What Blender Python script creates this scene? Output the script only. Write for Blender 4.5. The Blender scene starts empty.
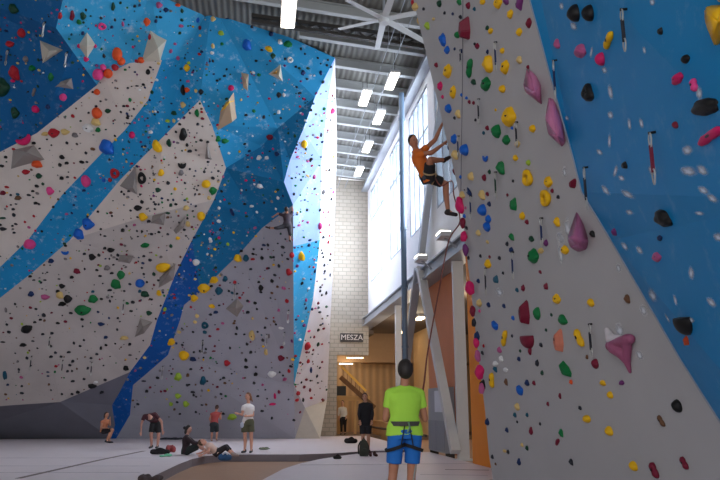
import bpy, bmesh, math, random
from mathutils import Vector, Matrix, noise
from mathutils.bvhtree import BVHTree
random.seed(7)
C = bpy.context.scene
COL = C.collection
V = Vector

# ------------------------------------------------------------------ camera, world, light, exposure
YAW, PITCH, FPX = math.radians(8.06), math.radians(13.496), 700.0
cam_d = bpy.data.cameras.new('camera'); cam_d.sensor_width = 36; cam_d.lens = 35.0
cam_d.clip_end = 200
cam = bpy.data.objects.new('camera', cam_d); COL.objects.link(cam)
CAM = V((0, 0, 1.3)); cam.location = CAM
cam.rotation_euler = (math.pi/2 + PITCH, 0, -YAW)
C.camera = cam
w = bpy.data.worlds.new('world'); C.world = w; w.use_nodes = True
bg = w.node_tree.nodes['Background']; bg.inputs[0].default_value = (.97, .97, 1, 1); bg.inputs[1].default_value = 1.15
C.view_settings.view_transform = 'Standard'; C.view_settings.look = 'None'
C.view_settings.gamma = 1; C.view_settings.use_curve_mapping = False
C.view_settings.exposure = 0.0

def area(name, loc, target, sx, sy, power, col=(1, 1, 1), spread=180):
    d = bpy.data.lights.new(name, 'AREA'); d.shape = 'RECTANGLE'; d.size = sx; d.size_y = sy
    d.energy = power; d.color = col; d.spread = math.radians(spread)
    o = bpy.data.objects.new(name, d); COL.objects.link(o); o.location = loc
    o.rotation_euler = (V(target) - V(loc)).to_track_quat('-Z', 'Y').to_euler()
    return o
# daylight entering through the clerestory windows of the right wall
area('daylight_window', (6.6, 27.5, 9.4), (0, 27.5, 8.6), 15, 4.6, 5200, (.84, .90, 1))
area('daylight_window', (6.6, 10.0, 9.4), (0, 10.0, 7.0), 14, 4.6, 700, (.82, .92, 1))
# soft light from the bright front of the hall, unseen behind the camera
area('daylight_front', (-3.0, -9.0, 7.0), (-1, 20, 5), 12, 7, 650, (.93, .96, 1))

# ------------------------------------------------------------------ pixel <-> world
sa, ca, sp_, cp_ = math.sin(YAW), math.cos(YAW), math.sin(PITCH), math.cos(PITCH)
FW = V((sa*cp_, ca*cp_, sp_)); RT = V((ca, -sa, 0)); UP = V((-sa*sp_, -ca*sp_, cp_))
def ray(x, y): return FW*FPX + RT*(x-360) + UP*(240-y)
def on(x, y, ax, v):
    d = ray(x, y); return CAM + d*((v-CAM[ax])/d[ax])
def onX(x, y, v): return on(x, y, 0, v)
def onY(x, y, v): return on(x, y, 1, v)
def onZ(x, y, v=0.0): return on(x, y, 2, v)
def depth(p): return (V(p)-CAM).dot(FW)
def onplane(x, y, p0, n):
    d = ray(x, y); return CAM + d*((p0-CAM).dot(n)/d.dot(n))

# ------------------------------------------------------------------ materials
def srgb(r, g, b):
    f = lambda c: (c/255/12.92) if c/255 <= .04045 else ((c/255+.055)/1.055)**2.4
    return (f(r), f(g), f(b), 1)
MATS = {}
def mat(name, col, rough=.6, metal=0, var=.08, scale=6, bump=0, bscale=40, emit=0, spec=.5):
    if name in MATS: return MATS[name]
    m = bpy.data.materials.new(name); m.use_nodes = True; nt = m.node_tree; N = nt.nodes; L = nt.links
    b = N['Principled BSDF']; b.inputs['Roughness'].default_value = rough; b.inputs['Metallic'].default_value = metal
    b.inputs['Specular IOR Level'].default_value = spec
    c = srgb(*col)
    tc = N.new('ShaderNodeTexCoord'); nz = N.new('ShaderNodeTexNoise'); nz.inputs['Scale'].default_value = scale
    nz.inputs['Detail'].default_value = 5
    L.new(tc.outputs['Object'], nz.inputs['Vector'])
    mx = N.new('ShaderNodeMix'); mx.data_type = 'RGBA'
    mx.inputs[6].default_value = tuple(max(0, v*(1-var)) for v in c[:3])+(1,)
    mx.inputs[7].default_value = tuple(min(1, v*(1+var)+var*.02) for v in c[:3])+(1,)
    L.new(nz.outputs['Fac'], mx.inputs[0]); L.new(mx.outputs[2], b.inputs['Base Color'])
    if bump:
        n2 = N.new('ShaderNodeTexNoise'); n2.inputs['Scale'].default_value = bscale; L.new(tc.outputs['Object'], n2.inputs['Vector'])
        bp = N.new('ShaderNodeBump'); bp.inputs['Strength'].default_value = bump; L.new(n2.outputs['Fac'], bp.inputs['Height'])
        L.new(bp.outputs[0], b.inputs['Normal'])
    if emit:
        b.inputs['Emission Color'].default_value = c; b.inputs['Emission Strength'].default_value = emit
    MATS[name] = m; return m

def panel_paint(name, col, dots=.6, rough=.62, blot=.12, smear=None):
    """painted plywood with t-nut holes and faint wear"""
    m = mat(name, col, rough, 0, blot, 1.2, .15, 60, spec=.22)
    nt = m.node_tree; N = nt.nodes; L = nt.links; b = N['Principled BSDF']
    src = b.inputs['Base Color'].links[0].from_socket
    tc = N.new('ShaderNodeTexCoord'); vo = N.new('ShaderNodeTexVoronoi'); vo.inputs['Scale'].default_value = 5.0
    vo.inputs['Randomness'].default_value = .25
    L.new(tc.outputs['Object'], vo.inputs['Vector'])
    r = N.new('ShaderNodeMapRange'); r.inputs[1].default_value = .05; r.inputs[2].default_value = .09
    r.inputs[3].default_value = dots; r.inputs[4].default_value = 0
    L.new(vo.outputs['Distance'], r.inputs[0])
    mx = N.new('ShaderNodeMix'); mx.data_type = 'RGBA'; mx.inputs[7].default_value = (.01, .012, .015, 1)
    L.new(r.outputs[0], mx.inputs[0]); L.new(src, mx.inputs[6])
    out = mx.outputs[2]
    if smear:
        nz = N.new('ShaderNodeTexNoise'); nz.inputs['Scale'].default_value = 3.2; nz.inputs['Detail'].default_value = 9
        nz.inputs['Roughness'].default_value = .75
        L.new(tc.outputs['Object'], nz.inputs['Vector'])
        r2 = N.new('ShaderNodeMapRange'); r2.inputs[1].default_value = .55; r2.inputs[2].default_value = .72
        r2.inputs[3].default_value = 0; r2.inputs[4].default_value = smear
        L.new(nz.outputs['Fac'], r2.inputs[0])
        m2 = N.new('ShaderNodeMix'); m2.data_type = 'RGBA'; m2.inputs[7].default_value = (.75, .8, .85, 1)
        L.new(r2.outputs[0], m2.inputs[0]); L.new(out, m2.inputs[6]); out = m2.outputs[2]
    L.new(out, b.inputs['Base Color'])
    return m

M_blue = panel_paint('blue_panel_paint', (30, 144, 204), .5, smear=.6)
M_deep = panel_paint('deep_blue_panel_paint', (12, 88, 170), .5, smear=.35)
M_navy = panel_paint('dark_blue_panel_paint', (8, 92, 150), .5, smear=.2)  # panel blue darkened: shade of the top left corner put into the colour
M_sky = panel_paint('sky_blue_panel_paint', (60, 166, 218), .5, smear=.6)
M_pale = panel_paint('pale_blue_panel_paint', (152, 178, 232), .5, smear=.5)  # panel blue bleached: window glare on the upper flank put into the colour
M_foot = panel_paint('grey_foot_paint', (122, 122, 134), .2)  # darker grey stands in for the shade under the overhang
M_slab = panel_paint('greyish_white_panel_paint', (198, 190, 187), .5)  # off-white greyed to paint in the light falloff down the slab
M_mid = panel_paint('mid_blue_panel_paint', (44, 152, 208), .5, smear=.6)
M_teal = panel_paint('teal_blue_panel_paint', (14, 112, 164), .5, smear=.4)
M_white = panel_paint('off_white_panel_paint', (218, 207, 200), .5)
M_lgrey = panel_paint('light_grey_panel_paint', (166, 166, 177), .5)  # light grey taken darker, with the overhang's shade painted in
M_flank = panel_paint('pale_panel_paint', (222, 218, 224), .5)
M_beige = mat('beige_foot_panel', (195, 186, 172), .7)
M_nblue = panel_paint('near_blue_panel_paint', (0, 136, 200), .0, .5, .06, smear=.12)
M_ngrey = panel_paint('near_grey_panel_paint', (184, 182, 183), .0, .7, .06)
M_mat = mat('mat_vinyl', (218, 206, 210), .55, 0, .05, 3)
M_matside = mat('mat_side_vinyl', (120, 112, 120), .6)
M_seam = mat('mat_seam', (112, 96, 92), .7)
M_path = mat('path_flooring', (170, 132, 104), .45, 0, .12, 4)
M_white_steel = mat('white_painted_steel', (205, 205, 205), .45, 0, .04)
M_grey_steel = mat('grey_painted_steel', (150, 154, 160), .45, 0, .05)
M_dark_steel = mat('dark_steel', (60, 56, 52), .6, 0, .1)
M_roofbeam = mat('roof_beam_paint', (176, 178, 176), .5, 0, .05)
M_pipe = mat('blue_grey_pipe', (92, 112, 134), .4, 0, .08)
M_wall = mat('white_wall_paint', (225, 225, 225), .7, 0, .04)
M_orange = mat('orange_panel', (206, 128, 84), .7, 0, .1, 2)
M_orange2 = mat('bright_orange_panel', (232, 136, 22), .6, 0, .05, 2)
M_wood = mat('plywood', (200, 160, 104), .6, 0, .16, 2)
M_darkwood = mat('dark_wood', (110, 76, 44), .6, 0, .2, 3)
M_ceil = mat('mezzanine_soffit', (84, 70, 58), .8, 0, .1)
M_black = mat('black_plastic', (22, 22, 24), .5)
M_bolt = mat('bolt_steel', (40, 38, 38), .4, .6)
M_lamp = mat('lamp_glow', (255, 244, 228), .5, emit=9)
M_lamp2 = mat('warm_lamp_glow', (255, 224, 180), .5, emit=7)
M_chalk = None

def chalk_mat():
    m = bpy.data.materials.new('chalk_dust'); m.use_nodes = True; nt = m.node_tree; N = nt.nodes; L = nt.links
    b = N['Principled BSDF']; b.inputs['Base Color'].default_value = (.78, .82, .88, 1); b.inputs['Roughness'].default_value = .9
    tc = N.new('ShaderNodeTexCoord'); g = N.new('ShaderNodeTexGradient'); g.gradient_type = 'QUADRATIC_SPHERE'
    mp = N.new('ShaderNodeMapping')
    L.new(tc.outputs['Object'], mp.inputs[0]); L.new(mp.outputs[0], g.inputs[0])
    nz = N.new('ShaderNodeTexNoise'); nz.inputs['Scale'].default_value = 2.2; nz.inputs['Detail'].default_value = 6
    L.new(tc.outputs['Object'], nz.inputs['Vector'])
    ma = N.new('ShaderNodeMath'); ma.operation = 'MULTIPLY'; L.new(g.outputs['Fac'], ma.inputs[0]); L.new(nz.outputs['Fac'], ma.inputs[1])
    mb = N.new('ShaderNodeMapRange'); mb.inputs[1].default_value = .04; mb.inputs[2].default_value = .38; mb.inputs[4].default_value = .85
    L.new(ma.outputs[0], mb.inputs[0]); L.new(mb.outputs[0], b.inputs['Alpha'])
    return m
M_chalk = chalk_mat()

def wave_mat(name, col, axis='X', scale=3, rough=.6, bump=.6, dark=.75):
    m = mat(name, col, rough); nt = m.node_tree; N = nt.nodes; L = nt.links; b = N['Principled BSDF']
    tc = N.new('ShaderNodeTexCoord'); wv = N.new('ShaderNodeTexWave'); wv.bands_direction = axis; wv.inputs['Scale'].default_value = scale
    L.new(tc.outputs['Object'], wv.inputs[0])
    bp = N.new('ShaderNodeBump'); bp.inputs['Strength'].default_value = bump; bp.inputs['Distance'].default_value = .05
    L.new(wv.outputs['Fac'], bp.inputs['Height']); L.new(bp.outputs[0], b.inputs['Normal'])
    src = b.inputs['Base Color'].links[0].from_socket
    mx = N.new('ShaderNodeMix'); mx.data_type = 'RGBA'; mx.blend_type = 'MULTIPLY'; mx.inputs[0].default_value = 1
    r = N.new('ShaderNodeMapRange'); r.inputs[3].default_value = dark; r.inputs[4].default_value = 1.0
    L.new(wv.outputs['Fac'], r.inputs[0]); L.new(src, mx.inputs[6]); L.new(r.outputs[0], mx.inputs[7]); L.new(mx.outputs[2], b.inputs['Base Color'])
    return m
M_deck = wave_mat('corrugated_roof_deck', (116, 114, 108), 'X', 1.6)
M_woodwall = wave_mat('wood_panelling', (196, 160, 118), 'X', .8, .6, .3, .7)

def brick_mat():
    m = mat('concrete_block', (170, 162, 148), .85, 0, .08, 3); nt = m.node_tree; N = nt.nodes; L = nt.links; b = N['Principled BSDF']
    tc = N.new('ShaderNodeTexCoord'); mp = N.new('ShaderNodeMapping'); mp.inputs['Rotation'].default_value = (math.pi/2, 0, 0)
    br = N.new('ShaderNodeTexBrick'); br.inputs['Scale'].default_value = 1.0
    br.inputs['Color1'].default_value = srgb(166, 156, 142); br.inputs['Color2'].default_value = srgb(158, 148, 134)
    br.inputs['Mortar'].default_value = srgb(136, 128, 117); br.inputs['Mortar Size'].default_value = .018
    br.inputs['Brick Width'].default_value = .4; br.inputs['Row Height'].default_value = .2
    L.new(tc.outputs['Object'], mp.inputs[0]); L.new(mp.outputs[0], br.inputs[0]); L.new(br.outputs[0], b.inputs['Base Color'])
    return m
M_brick = brick_mat()

def glass_mat():
    m = bpy.data.materials.new('window_glass'); m.use_nodes = True; nt = m.node_tree; N = nt.nodes; L = nt.links
    for n in list(N): N.remove(n)
    o = N.new('ShaderNodeOutputMaterial'); t = N.new('ShaderNodeBsdfTransparent'); g = N.new('ShaderNodeBsdfGlossy'); g.inputs[1].default_value = .05
    t.inputs[0].default_value = (.95, .98, 1, 1)
    mx = N.new('ShaderNodeMixShader'); mx.inputs[0].default_value = .06
    L.new(t.outputs[0], mx.inputs[1]); L.new(g.outputs[0], mx.inputs[2]); L.new(mx.outputs[0], o.inputs[0])
    return m
M_glass = glass_mat()

# ------------------------------------------------------------------ mesh helpers
def obj(name, bm, m=None, parent=None, smooth=False, loc=None):
    me = bpy.data.meshes.new(name); bmesh.ops.recalc_face_normals(bm, faces=bm.faces[:]) if not getattr(bm, 'keepn', False) and False else None
    if loc is not None:
        bmesh.ops.translate(bm, verts=bm.verts[:], vec=-V(loc))
    bm.to_mesh(me); bm.free()
    if m is not None:
        for k in (m if isinstance(m, (list, tuple)) else [m]): me.materials.append(k)
    if smooth: me.polygons.foreach_set('use_smooth', [True]*len(me.polygons))
    o = bpy.data.objects.new(name, me); COL.objects.link(o)
    if loc is not None: o.location = loc
    if parent is not None:
        o.parent = parent
        o.location = (V(loc) if loc is not None else V((0, 0, 0))) - parent.location
    return o
def thing(name, label, cat, loc=(0, 0, 0), group=None):
    o = bpy.data.objects.new(name, None); COL.objects.link(o); o.location = loc; o.empty_display_size = .1
    o['label'] = label; o['category'] = cat
    if group: o['group'] = group
    return o
def tag(o, label, cat, group=None, kind=None):
    o['label'] = label; o['category'] = cat
    if group: o['group'] = group
    if kind: o['kind'] = kind
    return o
def struct(o): o['kind'] = 'structure'; return o
def B(): return bmesh.new()
def box(bm, a, b, mi=0):
    a, b = V(a), V(b)
    x0, x1 = sorted((a.x, b.x)); y0, y1 = sorted((a.y, b.y)); z0, z1 = sorted((a.z, b.z))
    vs = [bm.verts.new(p) for p in ((x0,y0,z0),(x1,y0,z0),(x1,y1,z0),(x0,y1,z0),(x0,y0,z1),(x1,y0,z1),(x1,y1,z1),(x0,y1,z1))]
    for f in ((0,3,2,1),(4,5,6,7),(0,1,5,4),(1,2,6,5),(2,3,7,6),(3,0,4,7)):
        bm.faces.new([vs[i] for i in f]).material_index = mi
    return bm
def ring(bm, c, a, b, n=12):
    return [bm.verts.new(V(c)+V(a)*math.cos(2*math.pi*i/n)+V(b)*math.sin(2*math.pi*i/n)) for i in range(n)]
def loft(bm, rings, n=12, cap=True):
    """rings: (centre, vec_a, vec_b)"""
    rs = [ring(bm, *r, n=n) for r in rings]
    for r0, r1 in zip(rs, rs[1:]):
        for i in range(n): bm.faces.new((r0[i], r0[(i+1)%n], r1[(i+1)%n], r1[i]))
    if cap:
        bm.faces.new(rs[0][::-1]); bm.faces.new(rs[-1])
    return bm
def frame(d):
    d = V(d).normalized(); h = V((0, 0, 1)) if abs(d.z) < .9 else V((1, 0, 0))
    a = d.cross(h).normalized(); return a, d.cross(a).normalized()
def tube(bm, pts, r, n=8, cap=True):
    pts = [V(p) for p in pts]; rr = r if isinstance(r, (list, tuple)) else [r]*len(pts)
    rings = []; a0 = None
    for i, p in enumerate(pts):
        d = (pts[min(i+1, len(pts)-1)] - pts[max(i-1, 0)])
        if a0 is None: a, b = frame(d)
        else:
            dn = d.normalized(); a = (a0 - dn*a0.dot(dn))
            a = a.normalized() if a.length > 1e-4 else frame(d)[0]; b = dn.cross(a)
        a0 = a; rings.append((p, a*rr[i], b*rr[i]))
    return loft(bm, rings, n, cap)
def bar(bm, p, q, w_, h_):
    """rectangular bar from p to q"""
    p, q = V(p), V(q); a, b = frame(q-p)
    vs = []
    for c in (p, q):
        for s, t in ((-1,-1),(1,-1),(1,1),(-1,1)): vs.append(bm.verts.new(c+a*s*w_/2+b*t*h_/2))
    for f in ((3,2,1,0),(4,5,6,7),(0,1,5,4),(1,2,6,5),(2,3,7,6),(3,0,4,7)): bm.faces.new([vs[i] for i in f])
    return bm
def ball(bm, c, r, sub=2, axes=None):
    """ellipsoid; r scalar or three axis vectors"""
    t = bmesh.ops.create_icosphere(bm, subdivisions=sub, radius=1)
    ax = axes or (V((r,0,0)), V((0,r,0)), V((0,0,r)))
    for v in t['verts']:
        k = v.co.copy(); v.co = V(c)+ax[0]*k.x+ax[1]*k.y+ax[2]*k.z
    return bm
def prism(bm, poly, z0, z1):
    lo = [bm.verts.new((p[0], p[1], z0)) for p in poly]; hi = [bm.verts.new((p[0], p[1], z1)) for p in poly]
    n = len(poly); bm.faces.new(lo[::-1]); bm.faces.new(hi)
    for i in range(n): bm.faces.new((lo[i], lo[(i+1)%n], hi[(i+1)%n], hi[i]))
    return bm

# ------------------------------------------------------------------ the hall
XR, YB, ZE = 5.3, 34.5, 12.75     # right wall plane, back wall, eave
bm = B(); box(bm, (-13, -9, -.5), (13, 44, -.2)); struct(obj('floor', bm, M_path))
bm = B(); box(bm, (2.51, YB+.01, -.199), (12.4, 39.9, 0)); struct(obj('floor', bm, mat('room_floor', (120, 98, 78), .6)))
# back wall of concrete block with the opening to the next room
bm = B()
box(bm, (-13, YB, -.2), (3.75, YB+.3, ZE+1.8)); box(bm, (3.75, YB, 3.83), (XR+.02, YB+.3, ZE+.1))
struct(obj('wall_back', bm, M_brick))
bm = B(); box(bm, (-13.3, -9, -.2), (-13, YB, ZE+1.2)); struct(obj('wall_left', bm, M_wall))
# right wall: upper band with windows
ZB = 5.6
wins = [(12.2, 16.3), (17.2, 20.4), (21.3, 24.3), (25.5, 28.3), (29.6, 33.6)]
wz0, wz1 = 7.3, 12.0
bm = B()
box(bm, (XR, -9, ZB), (XR+.3, YB, wz0)); box(bm, (XR, -9, wz1), (XR+.3, YB, ZE+.1))
ys = [-9] + [v for w_ in wins for v in w_] + [YB]
for k in range(0, len(ys), 2): box(bm, (XR, ys[k], wz0), (XR+.3, ys[k+1], wz1))
struct(obj('wall_right', bm, M_wall))
for k, (y0, y1) in enumerate(wins):
    bm = B(); n = 4
    for i in range(n+1):
        y = y0+(y1-y0)*i/n; box(bm, (XR+.02, y-.08, wz0), (XR+.2, y+.08, wz1))
    for z in (wz0, (wz0+wz1)/2+.8, wz1-.1): box(bm, (XR+.03, y0, z), (XR+.15, y1, z+.09))
    f = struct(obj('window_%d' % (k+1), bm, mat('window_frame_grey', (132, 140, 150), .5)))
    bm = B(); box(bm, (XR+.08, y0, wz0), (XR+.1, y1, wz1)); obj('pane', bm, M_glass, f)
# roof deck, pitched slightly
def roofz(x): return ZE + .05 + max(0, (XR-x))*.088
bm = B()
for x0, x1 in ((-13, -6), (-6, 0), (0, XR+.3)):
    vs = [bm.verts.new((x, y, roofz(x)+dz)) for x in (x0, x1) for y in (-9, YB+.3) for dz in (.12, .3)]
    for f in ((0,1,3,2),(4,6,7,5),(0,4,5,1),(2,3,7,6),(0,2,6,4),(1,5,7,3)): bm.faces.new([vs[i] for i in f])
struct(obj('ceiling', bm, M_deck))
k = 0
for i in range(14):
    y = YB-1.0-i*1.62
    bm = B()
    for z0, z1, hw in ((-.02, .02, .09), (-.28, -.02, .02), (-.32, -.28, .09)):
        vs = [bm.verts.new((x, y+s*hw, roofz(x)+.1+z)) for x in ((-12.9 if y > 23 or y < 19 else .9+(y-20.5)*.8), XR) for s in (-1, 1) for z in (z0, z1)]
        for f in ((0,1,3,2),(4,6,7,5),(0,4,5,1),(2,3,7,6),(0,2,6,4),(1,5,7,3)): bm.faces.new([vs[q] for q in f])
    tag(obj('roof_beam', bm, M_roofbeam), 'pale steel roof beam running across the hall under the ribbed deck', 'beam', 'roof beams across the hall')
# dark open-web truss girder above the left wall
bm = B(); ty = 19.9
zl = lambda x: onY(345, 29, ty).z + (onY(345, 29, ty).x-x)*.07
bar(bm, (-.6, ty, zl(-.6)), (XR, ty, zl(XR)), .16, .12); bar(bm, (-.6, ty, roofz(-.6)-.3), (XR, ty, roofz(XR)-.3), .14, .1)
for i in range(9):
    x = -.5+i*.64; bar(bm, (x, ty, zl(x)), (x+.32, ty, roofz(x)-.3), .05, .05); bar(bm, (x+.32, ty, roofz(x)-.3), (x+.64, ty, zl(x+.64)), .05, .05)
tag(obj('roof_truss', bm, M_dark_steel), 'dark open web steel truss crossing above the blue climbing wall', 'truss')
# eave girder along the top of the right wall
bm = B(); box(bm, (XR-.22, 4, ZE-.42), (XR-.02, YB, ZE-.05)); box(bm, (XR-.34, 4, ZE-.5), (XR-.02, YB, ZE-.42))
tag(obj('eave_girder', bm, M_grey_steel), 'grey steel girder where the roof meets the window wall', 'girder')
# beam at the foot of the window wall
bm = B(); box(bm, (XR-.2, 13.5, ZB-.3), (XR+.3, YB, ZB)); box(bm, (XR-.3, 13.5, ZB-.36), (XR+.32, YB, ZB-.3)); box(bm, (XR-.3, 13.5, ZB), (XR-.001, YB, ZB+.05))
tag(obj('floor_beam', bm, M_grey_steel), 'long grey steel beam along the foot of the windowed wall', 'beam')

# mezzanine soffit and room beyond
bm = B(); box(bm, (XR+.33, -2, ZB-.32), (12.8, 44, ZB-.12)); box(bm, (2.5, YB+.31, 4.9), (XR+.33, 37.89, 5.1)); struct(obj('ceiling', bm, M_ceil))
bm = B(); box(bm, (2.5, 40, -.2), (12.8, 40.2, 5.3)); box(bm, (2.3, YB+.31, -.2), (2.5, 40, 5.3)); struct(obj('wall_far', bm, M_woodwall))
bm = B(); box(bm, (2.51, 37.9, 3.7), (12.4, 38.2, 5.27)); box(bm, (XR+.4, 38.21, 3.72), (12.4, 39.9, 4.88)); struct(obj('trim_1', bm, mat('bulkhead_paint', (150, 122, 94), .7)))
bm = B(); box(bm, (12.5, 5, -.2), (12.8, 40, 5.3)); struct(obj('wall_side', bm, M_woodwall))
bm = B(); box(bm, (8.3, 33.5, -.2), (8.6, 37.8, 5.25)); struct(obj('wall_partition', bm, mat('tan_partition', (214, 180, 132), .7)))
for px, py, sx, sy in ((384, 342, .5, 1.4), (371, 351.5, .55, .5), (402, 332, .4, .9), (420, 318, .4, 1.1)):
    p = onZ(px, py, ZB-.42)
    o = thing('ceiling_light', {384: 'bright strip light under the mezzanine, largest left of the white column',
        371: 'small strip light under the mezzanine just beside the block wall corner', 402: 'strip light under the mezzanine behind the blue-grey pipe',
        420: 'strip light under the mezzanine seen between the two braces'}[px], 'light', p, 'strip lights under the mezzanine')
    bm = B(); box(bm, p+V((-sx/2, -sy/2, 0)), p+V((sx/2, sy/2, .085))); obj('housing', bm, M_white_steel, o)
    bm = B(); box(bm, p+V((-sx/2+.03, -sy/2+.03, -.04)), p+V((sx/2-.03, sy/2-.03, -.001))); obj('diffuser', bm, M_lamp2, o)
for px, py, sx, lab in ((355, 358, .9, 'wide strip light in the room through the doorway, upper of two'), (346, 364, .8, 'dimmer strip light in the room through the doorway, lower of two')):
    p = onY(px, py, 36.5 if px == 355 else 39)
    o = thing('ceiling_light', lab, 'light', p, 'strip lights through the doorway')
    bm = B(); box(bm, p+V((-sx/2, -.1, .02)), p+V((sx/2, .1, .08))); obj('housing', bm, M_white_steel, o)
    bm = B(); box(bm, p+V((-sx/2+.03, -.08, -.02)), p+V((sx/2-.03, .08, .019))); obj('diffuser', bm, M_lamp2, o)
    for s in (-1, 1):
        bm = B(); tube(bm, [p+V((s*sx*.4, 0, .08)), V((p.x+s*sx*.4, p.y, 4.9))], .01, 5); obj('hanger', bm, M_dark_steel, o)
def pt(name, loc, e, col, r=.3):
    d = bpy.data.lights.new(name, 'POINT'); d.energy = e; d.color = col; d.shadow_soft_size = r
    o = bpy.data.objects.new(name, d); COL.objects.link(o); o.location = loc
pt('room_lamp', (4.6, 37.3, 3.4), 60, (1, .78, .5)); pt('mezzanine_lamp', (7.0, 31, 4.6), 190, (1, .84, .62)); pt('mezzanine_lamp', (7.5, 24, 4.6), 150, (1, .86, .68))
pt('mezzanine_lamp', (8.6, 17, 4.6), 110, (1, .86, .68))

# wooden stair and deck in the room behind
t = thing('wooden_stair', 'timber stair with yellow lit handrail in the room behind the doorway', 'stair', (4.5, 37.5, -.2))
q0, q1 = onY(341, 366, 36.6), onY(366, 391, 36.6)
bm = B(); bar(bm, q0, q1, .08, .12); obj('handrail', bm, mat('yellow_rail', (240, 190, 80), .5), t)
bm = B(); bar(bm, q0+V((0, .3, -.55)), q1+V((.5, .3, -.85)), .06, .24); obj('stringer', bm, M_darkwood, t)
for i in range(6):
    p = q0.lerp(q1, (i+.5)/6); bm = B(); bar(bm, p, V((p.x, p.y, p.z-.6)), .03, .03); obj('baluster', bm, M_darkwood, t)
bm = B(); p, q = onY(337, 396, 37.0), onY(370, 401, 37.0); box(bm, p, q+V((0, .5, 0))); obj('deck', bm, M_wood, t)
for px in (339, 355, 368):
    p = onY(px, 401, 37.2); bm = B(); box(bm, (p.x-.07, p.y-.05, -.2), (p.x+.07, p.y+.05, p.z)); obj('post', bm, M_wood, t)
p, q = onY(337, 386, 36.95), onY(346, 395.5, 36.95)
tag(obj('dark_box', box(B(), p, q+V((0, .3, 0))), M_black), 'small black box on the timber deck behind the doorway', 'box')

# sign above the doorway
p, q = onY(340.2, 333.2, YB-.02), onY(363.2, 342.2, YB-.02)
t = thing('wall_sign', 'dark framed sign with pale letters on the block wall above the doorway', 'sign', (p+q)/2)
bm = B(); box(bm, (p.x, YB-.06, q.z), (q.x, YB-.001, p.z)); obj('board', bm, mat('sign_board', (52, 46, 46), .6), t)
fc = bpy.data.curves.new('lettering', 'FONT'); fc.body = 'MESZA'; fc.size = .36; fc.align_x = 'CENTER'; fc.align_y = 'CENTER'; fc.extrude = .006
fo = bpy.data.objects.new('lettering', fc); COL.objects.link(fo); dg = bpy.context.evaluated_depsgraph_get()
me = bpy.data.meshes.new_from_object(fo.evaluated_get(dg)); bpy.data.objects.remove(fo)
fo = bpy.data.objects.new('lettering', me); COL.objects.link(fo); me.materials.append(mat('sign_letters', (205, 196, 190), .6))
fo.parent = t; fo.location = (0, YB-.068-t.location.y, 0); fo.rotation_euler = (math.pi/2, 0, 0)

# columns, braces, pipe, orange panels at the edge of the mezzanine
def column(label, px, py, w_, m, y_extra=0, name='steel_column', zt=ZB-.37, xx=XR):
    p = onX(px, py, xx)
    bm = B(); hw = w_/2
    box(bm, (xx-hw, p.y-hw, 0 if zt < 6 else ZB), (xx+hw, p.y-hw+.02, zt)); box(bm, (xx-hw, p.y+hw-.02, 0 if zt < 6 else ZB), (xx+hw, p.y+hw, zt))
    box(bm, (xx-.015, p.y-hw+.02, 0 if zt < 6 else ZB), (xx+.015, p.y+hw-.02, zt))
    return tag(obj(name, bm, m), label, 'column')
p = onX(463, 440, XR)
bm = B(); box(bm, (XR-.15, p.y-.06, -.02), (XR+.15, p.y+.06, ZB-.37)); box(bm, (XR-.25, p.y-.2, -.02), (XR+.25, p.y+.2, .02))
tag(obj('steel_column', bm, M_white_steel), 'tall white square column at right end of the orange wall', 'column')
p = onX(398, 380, XR); bm = B(); box(bm, (XR-.08, p.y-.1, -.2), (XR+.14, p.y+.1, ZB-.37)); box(bm, (XR-.2, p.y-.18, -.2), (XR+.2, p.y+.18, -.17))
tag(obj('steel_column', bm, M_white_steel), 'slim white column left of the blue-grey pipe, behind man in green tee', 'column')
pY = onX(405, 340, XR-.6).y
bm = B(); tube(bm, [(XR-.6, pY, 0), (XR-.6, pY, ZE-.52)], .095, 14); 
for z in (1.2, 3.2, 5.2, 7.2, 9.2, 11.2): tube(bm, [(XR-.6, pY, z), (XR-.6, pY, z+.08)], .118, 14)
tag(obj('drain_pipe', bm, M_pipe), 'vertical blue-grey pipe beside the slim white column', 'pipe')
node = onX(420, 268, XR-.27)
def brace(label, a, b, w_, m):
    bm = B(); bar(bm, a, b, w_, w_*.8); return tag(obj('diagonal_brace', bm, m), label, 'brace')
brace('white diagonal steel brace leaning over the orange wall down to right column', node, onX(455.5, 452, XR-.27), .24, M_white_steel)
e = onX(407, 366, XR-.1); e2 = node + (e-node)*1.95; e2 = node+(e-node)*((node.z-.0)/(node.z-e.z)) if node.z-e.z > 0 else e
brace('grey diagonal steel brace sloping down left behind man in green tee', node+V((0, .3, 0)), e2+V((0, .1, 0)), .24, M_grey_steel)
brace('grey diagonal brace rising across the windows behind the climber in orange', node+V((-.02, -.1, .12)), onX(431, 172, XR-.1), .24, M_grey_steel)
brace('thin grey diagonal brace high across windows beside the climbing wall edge', onX(431, 172, XR-.12), onX(447, 62, XR-.1), .18, M_grey_steel)
a = onX(427, 300, XR+.25).y; b = onX(459, 300, XR+.25).y
bm = B(); box(bm, (XR+.25, b, 0), (XR+.4, a, ZB-.37)); tag(obj('orange_wall_panel', bm, M_orange), 'tall terracotta orange panel behind the white diagonal brace', 'panel')
a = onX(470, 400, XR-.1).y; b = onX(484.5, 400, XR-.1).y
bm = B(); box(bm, (XR-.12, b-1.5, 0), (XR+.02, a-.12, ZB-.37)); tag(obj('orange_edge_panel', bm, M_orange2), 'narrow bright orange panel between white column and climbing wall edge', 'panel')

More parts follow.
